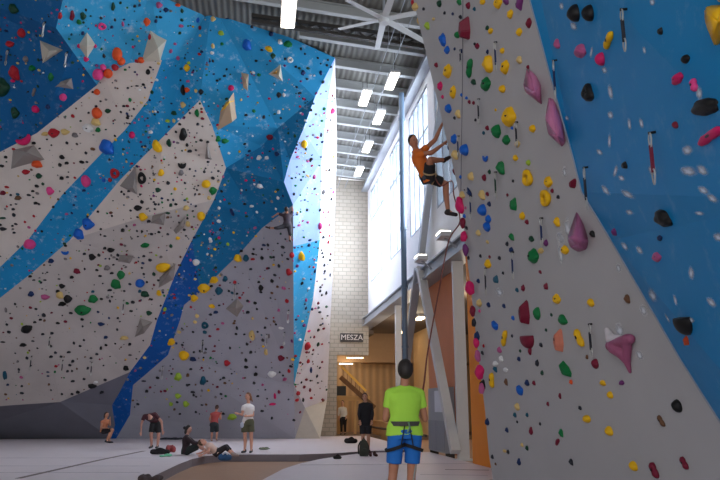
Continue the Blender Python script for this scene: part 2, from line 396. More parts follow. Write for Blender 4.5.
# floodlights on the beam
for px, py, lab in ((421, 259, 'white floodlight on the long beam above the brace node'), (444, 236, 'white floodlight on the long beam below the climbing man')):
    p = onX(px, py, XR-.6)
    t = thing('floodlight', lab, 'light', p, 'floodlights on the long beam')
    bm = B(); bar(bm, p+V((0, -.28, 0)), p+V((0, .28, 0)), .3, .12); obj('housing', bm, M_white_steel, t)
    bm = B(); bar(bm, p+V((-.02, -.25, .07)), p+V((-.02, .25, .07)), .26, .04); obj('lens', bm, M_lamp, t)
    bm = B(); bar(bm, p+V((.02, 0, -.05)), p+V((.32, 0, -.3)), .05, .05); obj('bracket', bm, M_grey_steel, t)

# high-bay lights, fan
for px, py, sx, sy, lab in ((289, 7, .42, 2.2, 'largest and nearest bright rectangular light, above top of blue wall'), (392, 81, .34, 1.3, 'bright rectangular ceiling light nearest the fan, topmost of the right row'),
        (365, 98, .34, 1.3, 'bright rectangular ceiling light set left of the row by the window wall'), (379, 117.5, .34, 1.3, 'bright rectangular ceiling light, second from the top in the right row'),
        (367.5, 147, .34, 1.3, 'bright rectangular ceiling light, third from the top in the right row'), (359, 171.5, .34, 1.3, 'bright rectangular ceiling light farthest away beside the block wall')):
    z = 12.2 if px != 289 else 12.15
    p = onZ(px, py, z)
    t = thing('high_bay_light', lab, 'light', p, 'high bay lights under the roof')
    bm = B(); box(bm, p+V((-sx/2, -sy/2, 0)), p+V((sx/2, sy/2, .09))); obj('housing', bm, M_white_steel, t)
    bm = B(); box(bm, p+V((-sx/2+.03, -sy/2+.03, -.03)), p+V((sx/2-.03, sy/2-.03, -.001))); obj('diffuser', bm, M_lamp, t)
    for s in (-1, 1):
        bm = B(); tube(bm, [p+V((0, s*sy*.4, .09)), V((p.x, p.y+s*sy*.4, roofz(p.x)+.12))], .012, 5); obj('hanger', bm, M_dark_steel, t)
hub = onZ(384, 20, 11.2)
t = thing('ceiling_fan', 'large six bladed white ceiling fan hanging at top of the hall', 'fan', hub)
bm = B(); tube(bm, [hub+V((0, 0, -.1)), hub+V((0, 0, .14))], .13, 16); obj('motor_hub', bm, M_white_steel, t)
bm = B(); tube(bm, [hub+V((0, 0, .12)), V((hub.x, hub.y, roofz(hub.x)+.12))], .035, 8); obj('down_rod', bm, M_grey_steel, t)
for px, py in ((347, 1), (339, 30), (377, 50), (426, 43), (420, 13), (394, -8)):
    q = onZ(px, py, 11.2); bm = B(); d = (q-hub).normalized(); s = d.cross(V((0, 0, 1)))
    vs = []
    for c, hw in ((hub+d*.12, .09), (q, .075)):
        for u, z in ((-1, .0), (1, .03), (1, .05), (-1, .02)): vs.append(bm.verts.new(c+s*u*hw+V((0, 0, z))))
    for f in ((3,2,1,0),(4,5,6,7),(0,1,5,4),(1,2,6,5),(2,3,7,6),(3,0,4,7)): bm.faces.new([vs[i] for i in f])
    obj('blade', bm, M_white_steel, t)
for px0, lab in ((398, 'thin pale conduit hanging below the roof, right one of two'), (386, 'thin pale conduit hanging below the roof, left one of two')):
    p = onZ(px0, 55, 12.3); bm = B(); tube(bm, [V((p.x, 15, 12.38)), V((p.x, YB-.1, 12.38))], .012, 6)
    for i in range(7): tube(bm, [V((p.x, 17+i*2.6, 12.38)), V((p.x, 17+i*2.6, roofz(p.x)+.12))], .008, 4)
    tag(obj('conduit', bm, M_grey_steel), lab, 'conduit', 'conduits under the roof')

# ------------------------------------------------------------------ mats
far = [(5.2, 34.45), (2.95, 34.45), (2.8, 33.05), (-12.9, 33.05), (-12.9, 1.0), (-3.2, 1.0)] + [tuple(onZ(x, y)[:2]) for x, y in
    ((80, 560), (120, 505), (143, 481), (160, 473), (178, 464.5), (192, 459), (206, 456), (224, 454.6), (250, 454.4), (300, 454.4), (335, 453.2), (372, 450.8))]
far.append((5.2, far[-1][1]+.2))
bm = B(); prism(bm, far, -.198, 0); 
for f in bm.faces:
    if abs(f.normal.z) < .5: f.material_index = 1
bm.normal_update()
for f in bm.faces: f.material_index = 0 if abs(f.normal.z) > .5 else 1
tag(obj('landing_mat', bm, [M_mat, M_matside]), 'wide pale grey landing mat under the big blue and white wall', 'mat')
near = [tuple(onZ(x, y)[:2]) for x, y in ((368, 452.6), (345, 455.2), (320, 459), (300, 463.5), (283, 469), (262, 480), (235, 505), (210, 560))]
near = [(5.2, near[0][1]+.05)] + near + [(.2, 1.0), (4.3, 1.0), (4.3, 13.25), (5.2, 13.25)]
bm = B(); prism(bm, near, -.198, 0); bm.normal_update()
for f in bm.faces: f.material_index = 0 if abs(f.normal.z) > .5 else 1
tag(obj('landing_mat', bm, [M_mat, M_matside]), 'pale grey landing mat with seams under the man in green tee', 'mat')
far_root = [o for o in COL.objects if o.name == 'landing_mat'][0]; near_root = [o for o in COL.objects if o.name == 'landing_mat.001'][0]
def seam(a, b, root, w_=.035, m=M_seam):
    p, q = onZ(*a), onZ(*b); s = (q-p).cross(V((0, 0, 1))).normalized()*w_/2
    bm = B(); vs = [bm.verts.new(c) for c in (p+s, p-s, q-s, q+s)]; up = [bm.verts.new(v.co+V((0, 0, .004))) for v in vs]
    bm.faces.new(up); 
    for i in range(4): bm.faces.new((vs[i], vs[(i+1)%4], up[(i+1)%4], up[i]))
    obj('seam', bm, m, root)
M_seam2 = mat('faint_seam', (168, 158, 164), .7)
seam((18, 478.5), (100, 460), far_root, .12); seam((100, 460), (144, 451), far_root, .12)
for y in (466, 472.5, 458): seam((-60, y), (150 if y < 470 else 140, y), far_root, .035, M_seam2)
seam((445, 469.5), (489, 470.2), near_root, .07); seam((300, 465), (480, 463.5), near_root, .03, M_seam2); seam((420, 474.5), (488, 475.5), near_root, .03, M_seam2)

# ------------------------------------------------------------------ the big left climbing wall
P0n = V((0, 1, .93)).normalized(); P0 = V((0, 33.2, 0))
PT = {}
def wp(x, y, d=0.0):
    key = (x, y)
    if key in PT: return PT[key]
    if y >= 438: p = onZ(x, 438.6, 0) ; p = V((p.x, p.y, 0.0))
    else:
        p = onplane(x, y, P0, P0n); r = ray(x, y).normalized(); p = p + r*d
        if p.y > 34.2: p = onY(x, y, 34.2)
    PT[key] = p; return p
for x, y, d in ((-60,-14,1.6),(66,-14,-1.3),(56,28,-1.0),(73,52,-.6),(97,85,.1),(37,133,.3),(0,152,.4),(-60,185,1.0),
    (150,-12,-.5),(212,2,.1),(184,57,.2),(162,60,-.1),(130,63,-.1),(104,75,0),(148,100,-.2),(125,130,-.2),(100,155,-.1),(62,195,0),(28,240,.1),(-60,325,.3),
    (200,100,-.35),(165,135,-.3),(120,180,-.2),(70,240,-.1),(33,272,0),(-60,345,.2),
    (335,58,.5),(315,97,-.3),(278,128,-.1),(262,146,.2),(226,168,-.2),(212,125,-.3),(303,130,-.4),(290,160,-.55),(284,182,-.9),
    (214,200,-.35),(150,215,-.5),(192,240,-.2),(175,275,-.1),(157,320,0),(150,345,0),(130,372,.1),(60,402,-.35),(-60,410,-.3),(118,395,.1),(112,405,.1),(115,425,0),
    (293,205,-1.0),(262,228,-.3),(240,253,0),(200,292,.2),(184,305,.2),(180,320,.25),(168,355,.3),(145,375,.3),(133,385,.3),(130,415,.1),
    (294,385,-.5),(328,100,.3),(322,160,.2),(320,240,.1),(313,300,0),(337,140,1.4),(334,240,1.5),(330,330,1.3),(327,400,.8),(305,408,-.3)):
    wp(x, y, d)
lw = thing('climbing_wall', 'huge faceted overhanging climbing wall in blue and off-white across the hall end', 'climbing wall', (-3, 33, 0))
LEFT = []   # (facet name, mesh data for BVH)
def facet(pts, m, fname, root, store, label=None):
    bm = B(); vs = [bm.verts.new(PT[p] if isinstance(p, tuple) and p in PT else V(p)) for p in pts]
    f = bm.faces.new(vs); bmesh.ops.triangulate(bm, faces=[f])
    bm.normal_update()
    for g in bm.faces:
        if g.normal.dot(CAM - g.calc_center_median()) < 0: g.normal_flip()
    bm.normal_update()
    store.append((fname, BVHTree.FromBMesh(bm)))
    # thickness away from the viewer
    front = list(bm.faces); n = V((0, 0, 0))
    for g in front: n += g.normal*g.calc_area()
    n.normalize(); vmap = {v: bm.verts.new(v.co - n*.12) for v in list(bm.verts)}
    edges = [e for e in bm.edges if len(e.link_faces) == 1]
    for g in front: bm.faces.new([vmap[v] for v in reversed(g.verts)])
    for e in edges:
        g = e.link_faces[0]; a, b = e.verts
        lv = list(g.verts); i = lv.index(a)
        if lv[(i+1) % len(lv)] == b: a, b = b, a
        bm.faces.new((a, b, vmap[b], vmap[a]))
    o = obj('panel', bm, m, root)
    if label: o['label'] = label
    return o
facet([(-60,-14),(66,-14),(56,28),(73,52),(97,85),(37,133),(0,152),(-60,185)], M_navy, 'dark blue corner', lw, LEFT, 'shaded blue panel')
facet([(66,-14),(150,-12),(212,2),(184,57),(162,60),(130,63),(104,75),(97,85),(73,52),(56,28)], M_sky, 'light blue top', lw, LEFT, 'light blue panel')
facet([(37,133),(97,85),(104,75),(130,63),(162,60),(148,100),(125,130),(100,155),(62,195),(28,240),(-60,325),(-60,185),(0,152)], M_white, 'upper white band', lw, LEFT, 'off-white panel')
facet([(162,60),(184,57),(200,100),(165,135),(120,180),(70,240),(33,272),(-60,345),(-60,325),(28,240),(62,195),(100,155),(125,130),(148,100)], M_blue, 'blue diagonal band', lw, LEFT, 'blue diagonal panel')
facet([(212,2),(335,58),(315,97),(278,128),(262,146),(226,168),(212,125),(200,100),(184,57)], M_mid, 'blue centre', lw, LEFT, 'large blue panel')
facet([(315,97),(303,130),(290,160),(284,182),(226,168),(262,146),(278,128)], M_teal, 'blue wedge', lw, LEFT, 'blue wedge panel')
facet([(200,100),(212,125),(226,168),(214,200),(150,215),(70,240),(120,180),(165,135)], M_white, 'white centre', lw, LEFT, 'off-white panel')
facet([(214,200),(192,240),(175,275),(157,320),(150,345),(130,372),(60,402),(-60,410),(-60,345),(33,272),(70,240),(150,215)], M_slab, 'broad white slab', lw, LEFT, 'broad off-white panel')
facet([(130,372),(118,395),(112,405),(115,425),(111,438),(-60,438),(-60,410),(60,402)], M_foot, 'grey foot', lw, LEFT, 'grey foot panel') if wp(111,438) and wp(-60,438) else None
wp(116,438); wp(295,438); wp(320,438)
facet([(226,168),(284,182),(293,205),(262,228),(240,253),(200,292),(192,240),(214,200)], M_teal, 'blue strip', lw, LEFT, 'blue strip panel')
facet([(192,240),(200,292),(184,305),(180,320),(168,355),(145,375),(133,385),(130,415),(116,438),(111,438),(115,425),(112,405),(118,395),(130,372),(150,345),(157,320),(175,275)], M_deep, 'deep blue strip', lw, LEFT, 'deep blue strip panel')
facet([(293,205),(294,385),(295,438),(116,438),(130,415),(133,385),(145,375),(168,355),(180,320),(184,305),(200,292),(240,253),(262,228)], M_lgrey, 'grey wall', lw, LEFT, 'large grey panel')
PT[(293.4,240)] = PT[(293,205)].lerp(PT[(294,385)], .2)
facet([(320,240),(313,300),(294,385),(293.4,240)], M_sky, 'blue flank', lw, LEFT, 'bright blue flank panel')
facet([(335,58),(328,100),(322,160),(320,240),(293.4,240),(293,205),(284,182),(290,160),(303,130),(315,97)], M_pale, 'blue flank', lw, LEFT, 'pale blue flank panel')
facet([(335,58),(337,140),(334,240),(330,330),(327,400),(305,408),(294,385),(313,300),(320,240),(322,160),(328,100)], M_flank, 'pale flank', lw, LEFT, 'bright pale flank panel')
facet([(327,400),(320,438),(295,438),(305,408)], M_beige, 'beige foot', lw, LEFT, 'beige foot panel')
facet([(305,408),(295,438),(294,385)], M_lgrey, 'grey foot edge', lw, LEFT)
# return panel closing the right side of the wall back to the block wall
rp = [PT[k_] for k_ in ((335,58),(337,140),(334,240),(330,330),(327,400),(320,438))]
bm = B(); fr = [bm.verts.new(p) for p in rp]; bk = [bm.verts.new(V((p.x-.05, YB-.02, p.z))) for p in rp]
for i in range(5): bm.faces.new((fr[i], fr[i+1], bk[i+1], bk[i]))
obj('return_panel', bm, M_flank, lw)
# steel struts that hold the top edge to the roof
for (x, y), (x2, y2) in (((246, 15), (253, -8)), ((269, 26), (271, 18)), ((290, 37), (295, 25)), ((309, 46), (313, 34))):
    t_ = (x-212)/(335-212); a = PT[(212,2)].lerp(PT[(335,58)], t_); b = onZ(x2, y2, roofz(a.x)+.05)
    b = V((a.x+.25, a.y+.9, roofz(a.x)+.1)); bm = B(); bar(bm, a+V((0, .1, -.1)), b, .1, .1); obj('strut', bm, M_white_steel, lw)
a = PT[(212,2)].lerp(PT[(335,58)], .66)
bm = B(); bar(bm, V((a.x, a.y+.9, roofz(a.x)-.1)), PT[(212,2)].lerp(PT[(335,58)], .8)+V((0, .5, .1)), .06, .06); obj('strut', bm, M_white_steel, lw)

# ------------------------------------------------------------------ the near right climbing wall
X0, TN = 4.34, math.tan(math.radians(7.5))
Mn = V((-1, 0, -TN)).normalized(); Mp = V((X0, 0, 0))
def rm(x, y): return onplane(x, y, Mp, Mn)
RIGHT = []
rw = thing('climbing_wall', 'near grey and blue climbing wall leaning in from the right edge', 'climbing wall', (4.34, 10, 0))
YA = 13.15
ar_main = [(461, 200), (465, 240), (470, 282), (476, 335), (480, 370), (485, 410), (489, 455)]
ar_pts = [rm(x, y) for x, y in ar_main]
foot = V((X0, ar_pts[-1].y, 0)); 
seamtop = rm(463.5, -90); seam0 = rm(463, 60)
blue_edge = [rm(522, -90), rm(530, 0), rm(541, 40), rm(551.5, 80), rm(574, 160), rm(582, 192), rm(596, 215), rm(611, 240), rm(655, 315), rm(680, 358), rm(720, 421), rm(790, 530)]
nearfoot = V((X0, blue_edge[-1].y-1.2, 0)); lowcorner = blue_edge[-1]
facet([seamtop, seam0] + ar_pts + [foot, nearfoot, lowcorner] + blue_edge[:-1][::-1], M_ngrey, 'near grey wall', rw, RIGHT, 'grey panel')
la = [rm(461, 200)] + [onY(x, y, YA-.2) for x, y in ((455, 165), (447, 120), (443, 90), (438, 68), (429, 42), (414, 0), (392, -90))]
facet([seamtop, seam0] + la, M_ngrey, 'grey side strip', rw, RIGHT, 'narrow grey side panel')
# blue panels: bulge out of the grey plane towards the viewer
def pull(x, y, k): p = rm(x, y); return CAM + (p-CAM)*k
R0, R1, R2 = pull(800, -90, .72), pull(800, 200, .72), pull(830, 500, .80)
bf = blue_edge
facet(bf[:6] + [R1, R0], M_nblue, 'near blue wall', rw, RIGHT, 'blue panel')
facet(bf[5:] + [R2, R1], M_nblue, 'near blue wall', rw, RIGHT, 'blue panel')
# return at the far edge
rp = [la[-1]] + la[:-1][::-1] + ar_pts[1:] + [foot]
bm = B(); fr = [bm.verts.new(p) for p in rp]; bk = [bm.verts.new(V((5.15, p.y+.35, p.z))) for p in rp]
for i in range(len(rp)-1): bm.faces.new((fr[i], fr[i+1], bk[i+1], bk[i]))
obj('return_panel', bm, M_ngrey, rw)
# pale edging strip along the colour change
bm = B()
tube(bm, [p+Mn*.004 for p in blue_edge], .012, 6); obj('edge_strip', bm, mat('pale_edge', (150, 160, 175), .6), rw)
bm = B(); tube(bm, [seam0+Mn*.004, rm(463.4, -60)+Mn*.004], .01, 5); tube(bm, [seam0+Mn*.004, ar_pts[0]+Mn*.004], .01, 5); obj('panel_joint', bm, mat('joint_grey', (120, 118, 124), .7), rw)

def hit(x, y, store=None):
    d = ray(x, y).normalized(); best = None
    for name, bvh in (store or (LEFT + RIGHT)):
        r = bvh.ray_cast(CAM, d)
        if r[0] is not None and (best is None or r[3] < best[2]): best = (r[0], r[1], r[3], name)
    return best
# ------------------------------------------------------------------ holds
CO = dict(red=(176, 30, 44), orange=(226, 84, 34), yellow=(240, 186, 14), cream=(216, 186, 120), green=(8, 116, 60), dkgreen=(16, 66, 46), lime=(160, 190, 60),
    blue=(14, 96, 196), navy=(18, 44, 92), teal=(20, 84, 108), pink=(228, 70, 140), magenta=(212, 26, 100), maroon=(120, 18, 48), purple=(112, 48, 110), rose=(186, 88, 138),
    black=(18, 18, 20), dark=(36, 38, 48), grey=(128, 122, 124), white=(226, 226, 226), salmon=(212, 128, 104), brown=(110, 76, 52))
CN = dict(dkgreen='dark green', dark='charcoal', lime='lime', rose='mauve pink', teal='teal')
def hm(c): return mat('hold_'+c, CO[c], .5, 0, .12, 5, .12, 30, spec=.3)
def variant(kind, seed, sub=3):
    """unit hold: x across, y up, z out of the wall; about 1 x 1 x .5"""
    bm = B(); rnd = random.Random(seed); off = V((rnd.uniform(0, 50), rnd.uniform(0, 50), rnd.uniform(0, 50)))
    if kind in ('lump', 'round', 'tear', 'jug'):
        bmesh.ops.create_icosphere(bm, subdivisions=sub, radius=.5)
        for v in bm.verts:
            p = v.co.copy()
            amp = .05 if kind == 'round' else .17
            p *= 1 + amp*2*noise.noise(p*2.6+off)
            if kind == 'tear': p.x *= .55 + .62*max(0, min(1, .5-p.y)) ; 
            if kind == 'jug' and p.z > 0: p.z -= .22*math.exp(-((p.y-.12)**2+p.x**2)/.035)
            p.z = max(p.z, -.06) if p.z < 0 else p.z*(.95 if kind != 'round' else 1.15)
            v.co = p
    elif kind == 'ring':
        n, m_ = 24, 10; vs = []
        for i in range(n):
            a = 2*math.pi*i/n; c = V((math.cos(a)*.34, math.sin(a)*.34, .12)); r_ = .17+.03*math.sin(3*a+seed)
            vs.append([bm.verts.new(c+V((math.cos(a)*math.cos(b), math.sin(a)*math.cos(b), math.sin(b)))*r_) for b in [2*math.pi*j/m_ for j in range(m_)]])
        for i in range(n):
            for j in range(m_): bm.faces.new((vs[i][j], vs[(i+1)%n][j], vs[(i+1)%n][(j+1)%m_], vs[i][(j+1)%m_]))
    elif kind == 'crescent':
        pts = [V((.42*math.cos(a), .42*math.sin(a)+.15, .14)) for a in [math.radians(200+i*140/10) for i in range(11)]]
        tube(bm, pts, [.05+.15*math.sin(math.pi*(i+.4)/10.8) for i in range(11)], 10)
        for v in bm.verts: v.co.y *= 1.6
    elif kind == 'bar':
        pts = [V((.04*math.sin(i), -.46+i*.115, .12)) for i in range(9)]
        tube(bm, pts, [.16, .3, .36, .33, .30, .33, .36, .3, .17], 12)
        for v in bm.verts: v.co.z = max(-.04, v.co.z*.9)
    elif kind == 'wedge':
        base = [(-.42, .2), (-.12, .5), (.16, .48), (.4, -.1), (.3, -.46), (-.05, -.5), (-.44, -.15)]
        vb = [bm.verts.new((x, y, -.03)) for x, y in base]; vt = [bm.verts.new((x*.6+.05, y*.62-.06, .42+.1*rnd.random())) for x, y in base]
        bm.faces.new(vb[::-1]); bm.faces.new(vt)
        for i in range(7): bm.faces.new((vb[i], vb[(i+1)%7], vt[(i+1)%7], vt[i]))
        bmesh.ops.bevel(bm, geom=bm.edges[:], offset=.03, segments=2, affect='EDGES')
    elif kind == 'cup':      # half bowl, flat rim up
        bmesh.ops.create_uvsphere(bm, u_segments=20, v_segments=12, radius=.5)
        for v in bm.verts:
            v.co.y = min(v.co.y, .16); v.co.z = max(-.04, v.co.z*1.1); v.co.y = v.co.y*1.45+.24
    me = bpy.data.meshes.new('climbing_hold'); bm.to_mesh(me); bm.free()
    me.polygons.foreach_set('use_smooth', [kind != 'wedge']*len(me.polygons))
    return me
KIND = {'l': 'lump', 'r': 'round', 't': 'tear', 'j': 'jug', 'o': 'ring', 'c': 'crescent', 'b': 'bar', 'w': 'wedge', 'u': 'cup'}
KW = {'l': 'lumpy', 'r': 'round', 't': 'teardrop', 'j': 'scooped', 'o': 'ring-shaped', 'c': 'curved', 'b': 'long', 'w': 'angular', 'u': 'cup-shaped'}
VAR = {k_: [variant(n, s) for s in ((1, 2, 3, 4) if k_ in 'lj' else (1, 2))] for k_, n in KIND.items()}
VLO = [variant('lump', s, 1) for s in range(4)]
HM = {}
def hold_mesh(kind, colour, big, k):
    key = (kind, colour, big, k)
    if key not in HM:
        src = (VAR[kind] if big else VLO); me = src[k % len(src)].copy(); me.materials.clear(); me.materials.append(hm(colour)); HM[key] = me
    return HM[key]
def place_matrix(px, py, w_, h_, ang, inset=0.0, store=None):
    r = hit(px, py, store)
    if r is None: return None
    p, n, dist, panel = r; s = FPX/depth(p)
    a = math.radians(-ang); vd = (p-CAM).normalized()
    def along(ux, uy):      # direction in the wall plane that shows as this direction in the photo
        q = onplane(px+ux, py-uy, p, n) - p; return q
    e1, e2 = along(math.cos(a), math.sin(a)), along(-math.sin(a), math.cos(a))
    def length(e, pxl):
        f = 1/max(1e-6, e.length*s); f = min(1, f); return pxl/s/math.sqrt(f*f+.22*(1-f*f))
    if w_ > h_: ax = e1.normalized(); ay = n.cross(ax).normalized()
    else: ay = e2.normalized(); ax = ay.cross(n).normalized()
    def fac(v):
        f = math.sqrt(max(.02, 1-(vd.dot(v))**2)); return math.sqrt(f*f+.22*(1-f*f))
    ww, hh = w_/s/fac(ax), h_/s/fac(ay)
    dz = min(ww, hh)*1.0
    M = Matrix.Identity(4)
    for i in range(3):
        M[i][0] = ax[i]*ww; M[i][1] = ay[i]*hh; M[i][2] = n[i]*dz; M[i][3] = p[i]+n[i]*inset
    return M, p, n, panel, ww, hh
HOLDS = []
def H(txt, default='l'):
    """px py w h colour [shape] [angle], separated by ;"""
    for item in txt.replace('\n', ' ').split(';'):
        f = item.split()
        if not f: continue
        px, py, w_, h_ = map(float, f[:4]); c = f[4]; sh = f[5] if len(f) > 5 else (default if c not in ('pink',) else 'r'); an = float(f[6]) if len(f) > 6 else 0
        HOLDS.append((px, py, w_, h_, c, sh, an))
# -- right wall, grey part
H('''424 9 4 4 dark; 416 7 7 8 cream; 428 26 6 8 lime; 434 19 4 4 cream; 444 40 8 12 blue l -20; 448 50 5 8 blue; 458 35 6 7 green r; 461 17 4 5 dark; 453 14 4 4 navy; 445 13 3 4 dark;
460 2 5 7 green; 468 28 11 24 maroon w 0; 469 6 4 7 maroon; 475 9 3 5 teal; 475 44 4 4 dark; 478 46 5 6 maroon t; 462 51 4 5 navy; 455 49 3 4 navy; 488 28 4 6 dkgreen; 491 31 6 6 yellow; 483 2 7 6 yellow;
499 3 9 11 yellow j; 506 1 6 8 purple; 510 14 6 9 yellow; 520 3 7 14 purple t 180; 519 32 6 8 yellow; 490 64 10 18 yellow j; 505 67 8 14 yellow j; 502 51 5 6 yellow; 488 52 3 6 navy; 519 60 6 8 cream; 449 71 8 14 yellow j;
471 68 8 19 green b 8; 529 23 5 10 maroon; 528 67 3 5 maroon; 454 92 6 13 yellow j; 449 109 8 9 blue j; 455 118 3 4 dark; 462 95 3 5 blue; 467 98 4 4 blue r; 470 102 3 5 maroon; 474 103 4 5 maroon; 474 82 7 6 dkgreen;
487 84 11 14 green j; 502 89 7 8 yellow r; 509 117 13 20 yellow j; 488 128 4 6 maroon; 484 133 4 5 teal; 498 132 9 14 green l; 506 140 8 10 green; 459 114 5 9 cream; 455 139 6 10 blue; 466 150 9 12 blue r; 486 156 9 8 blue c;
456 155 7 10 cream; 517 144 6 7 cream; 532 129 7 8 yellow; 515 158 6 6 yellow; 501 168 8 14 green l; 490 172 4 6 dkgreen; 485 178 4 7 maroon; 472 176 8 9 cream w; 461 177 3 5 blue; 468 190 7 12 navy c -40; 454 181 6 8 rose;
463 195 7 7 cream; 483 195 8 10 cream j; 488 194 4 5 maroon; 507 195 4 4 maroon; 484 210 8 12 blue r; 490 204 4 6 navy; 489 219 7 8 blue; 488 227 8 10 blue; 514 204 7 14 green w; 466 208 3 4 rose; 465 216 4 5 blue; 467 228 4 4 dark;
479 233 6 6 cream; 511 237 7 7 green; 527 178 12 17 yellow o; 528 163 5 6 lime; 548 182 8 11 yellow j; 545 198 12 17 yellow o; 552 191 4 6 maroon; 558 197 4 5 dark; 573 183 9 9 maroon w 20; 557 222 6 10 yellow; 522 216 6 8 yellow;
527 222 4 6 maroon; 531 239 6 6 dkgreen; 592 234 6 7 black; 488 242 4 4 cream; 469 258 3 5 dark; 468 266 4 9 dkgreen; 481 256 3 4 dark; 490 257 4 4 maroon; 500 258 4 5 dark; 489 264 7 9 yellow; 507 244 4 6 dark; 511 250 5 6 navy;
479 281 4 5 navy; 497 279 7 8 teal w; 503 273 3 4 dark; 533 256 11 15 green l; 540 251 7 6 cream; 546 243 4 7 purple; 517 290 4 5 teal; 523 288 4 7 maroon; 525 312 12 25 maroon w 0; 513 318 4 5 blue; 546 286 5 7 maroon w; 556 299 9 10 yellow j;
537 314 7 13 green; 551 315 4 4 dkgreen; 470 301 3 8 dark; 480 303 6 8 cream; 489 305 5 5 navy; 480 311 3 4 pink; 504 306 4 5 navy; 564 250 9 9 yellow; 590 303 8 8 yellow; 562 320 10 10 green l; 627 299 6 9 brown;
478 336 6 9 navy; 496 326 8 8 blue u; 504 338 8 17 yellow b 12; 526 342 17 14 maroon u; 530 351 4 8 maroon t 180; 520 351 3 4 dkgreen; 519 359 4 6 navy; 483 353 4 4 dark; 500 350 6 6 rose; 501 359 5 6 white; 496 364 7 6 white; 496 369 5 6 teal; 493 380 7 15 yellow b; 484 384 8 9 black w;
505 370 6 5 white; 506 382 4 7 brown; 537 363 4 7 dark; 542 373 4 6 dkgreen; 527 383 5 6 navy; 534 383 4 5 maroon; 520 391 7 9 blue u; 559 340 11 24 salmon w 0; 541 345 4 5 dark; 579 338 9 20 yellow b -22; 587 357 3 6 brown; 595 364 7 10 maroon l;
565 369 11 19 green w -30; 571 382 4 6 orange; 560 396 3 7 maroon; 621 383 6 5 purple; 610 395 6 7 yellow r; 602 383 7 6 yellow; 484 346 3 4 red; 517 407 6 7 cream; 515 415 4 5 teal; 527 415 4 5 teal; 488 422 5 7 navy; 507 430 4 5 navy; 531 431 4 8 maroon;
561 433 5 8 green; 557 442 5 8 maroon t 200; 508 452 4 5 dark; 527 448 4 6 dkgreen; 522 445 4 4 cream; 493 457 4 5 dark; 496 464 3 3 brown; 519 462 4 7 navy; 571 462 5 6 dark; 580 408 4 5 dark; 504 451 6 4 cream; 517 422 3 3 dark;
586 419 9 8 yellow r; 609 431 8 9 yellow r; 633 466 9 9 yellow r; 661 421 6 13 brown b -28; 677 406 9 13 black r -30; 654 470 8 17 maroon b -20; 684 463 7 14 maroon b -25; 437 65 4 6 maroon; 443 97 4 5 magenta; 441 86 5 9 magenta;
440 4 5 7 dkgreen; 452 68 3 4 cream; 476 120 3 4 dark; 512 128 3 4 blue; 496 110 3 4 yellow; 513 181 3 4 dark; 540 272 4 4 maroon; 512 336 3 4 dark; 546 330 3 4 dkgreen; 548 404 3 5 maroon; 540 424 3 4 dark''')
# -- right wall, blue part
H('''575 13 12 17 black r; 589 13 12 16 black r; 557 44 8 9 rose j; 579 51 17 14 rose l -35; 608 40 12 20 yellow b 25; 601 59 9 13 magenta r; 588 93 14 17 black j; 660 31 7 8 black w; 685 59 9 9 black r; 676 79 15 11 magenta l -30;
694 85 9 14 pink b -10; 700 107 34 18 black l -15; 709 136 15 36 magenta b 58; 675 125 7 7 maroon r; 624 165 9 8 black w; 661 218 21 19 black j; 659 238 7 6 navy; 614 232 7 7 purple; 656 257 11 10 rose j; 654 258 5 5 red; 683 326 21 20 black u; 686 340 9 10 orange w''')
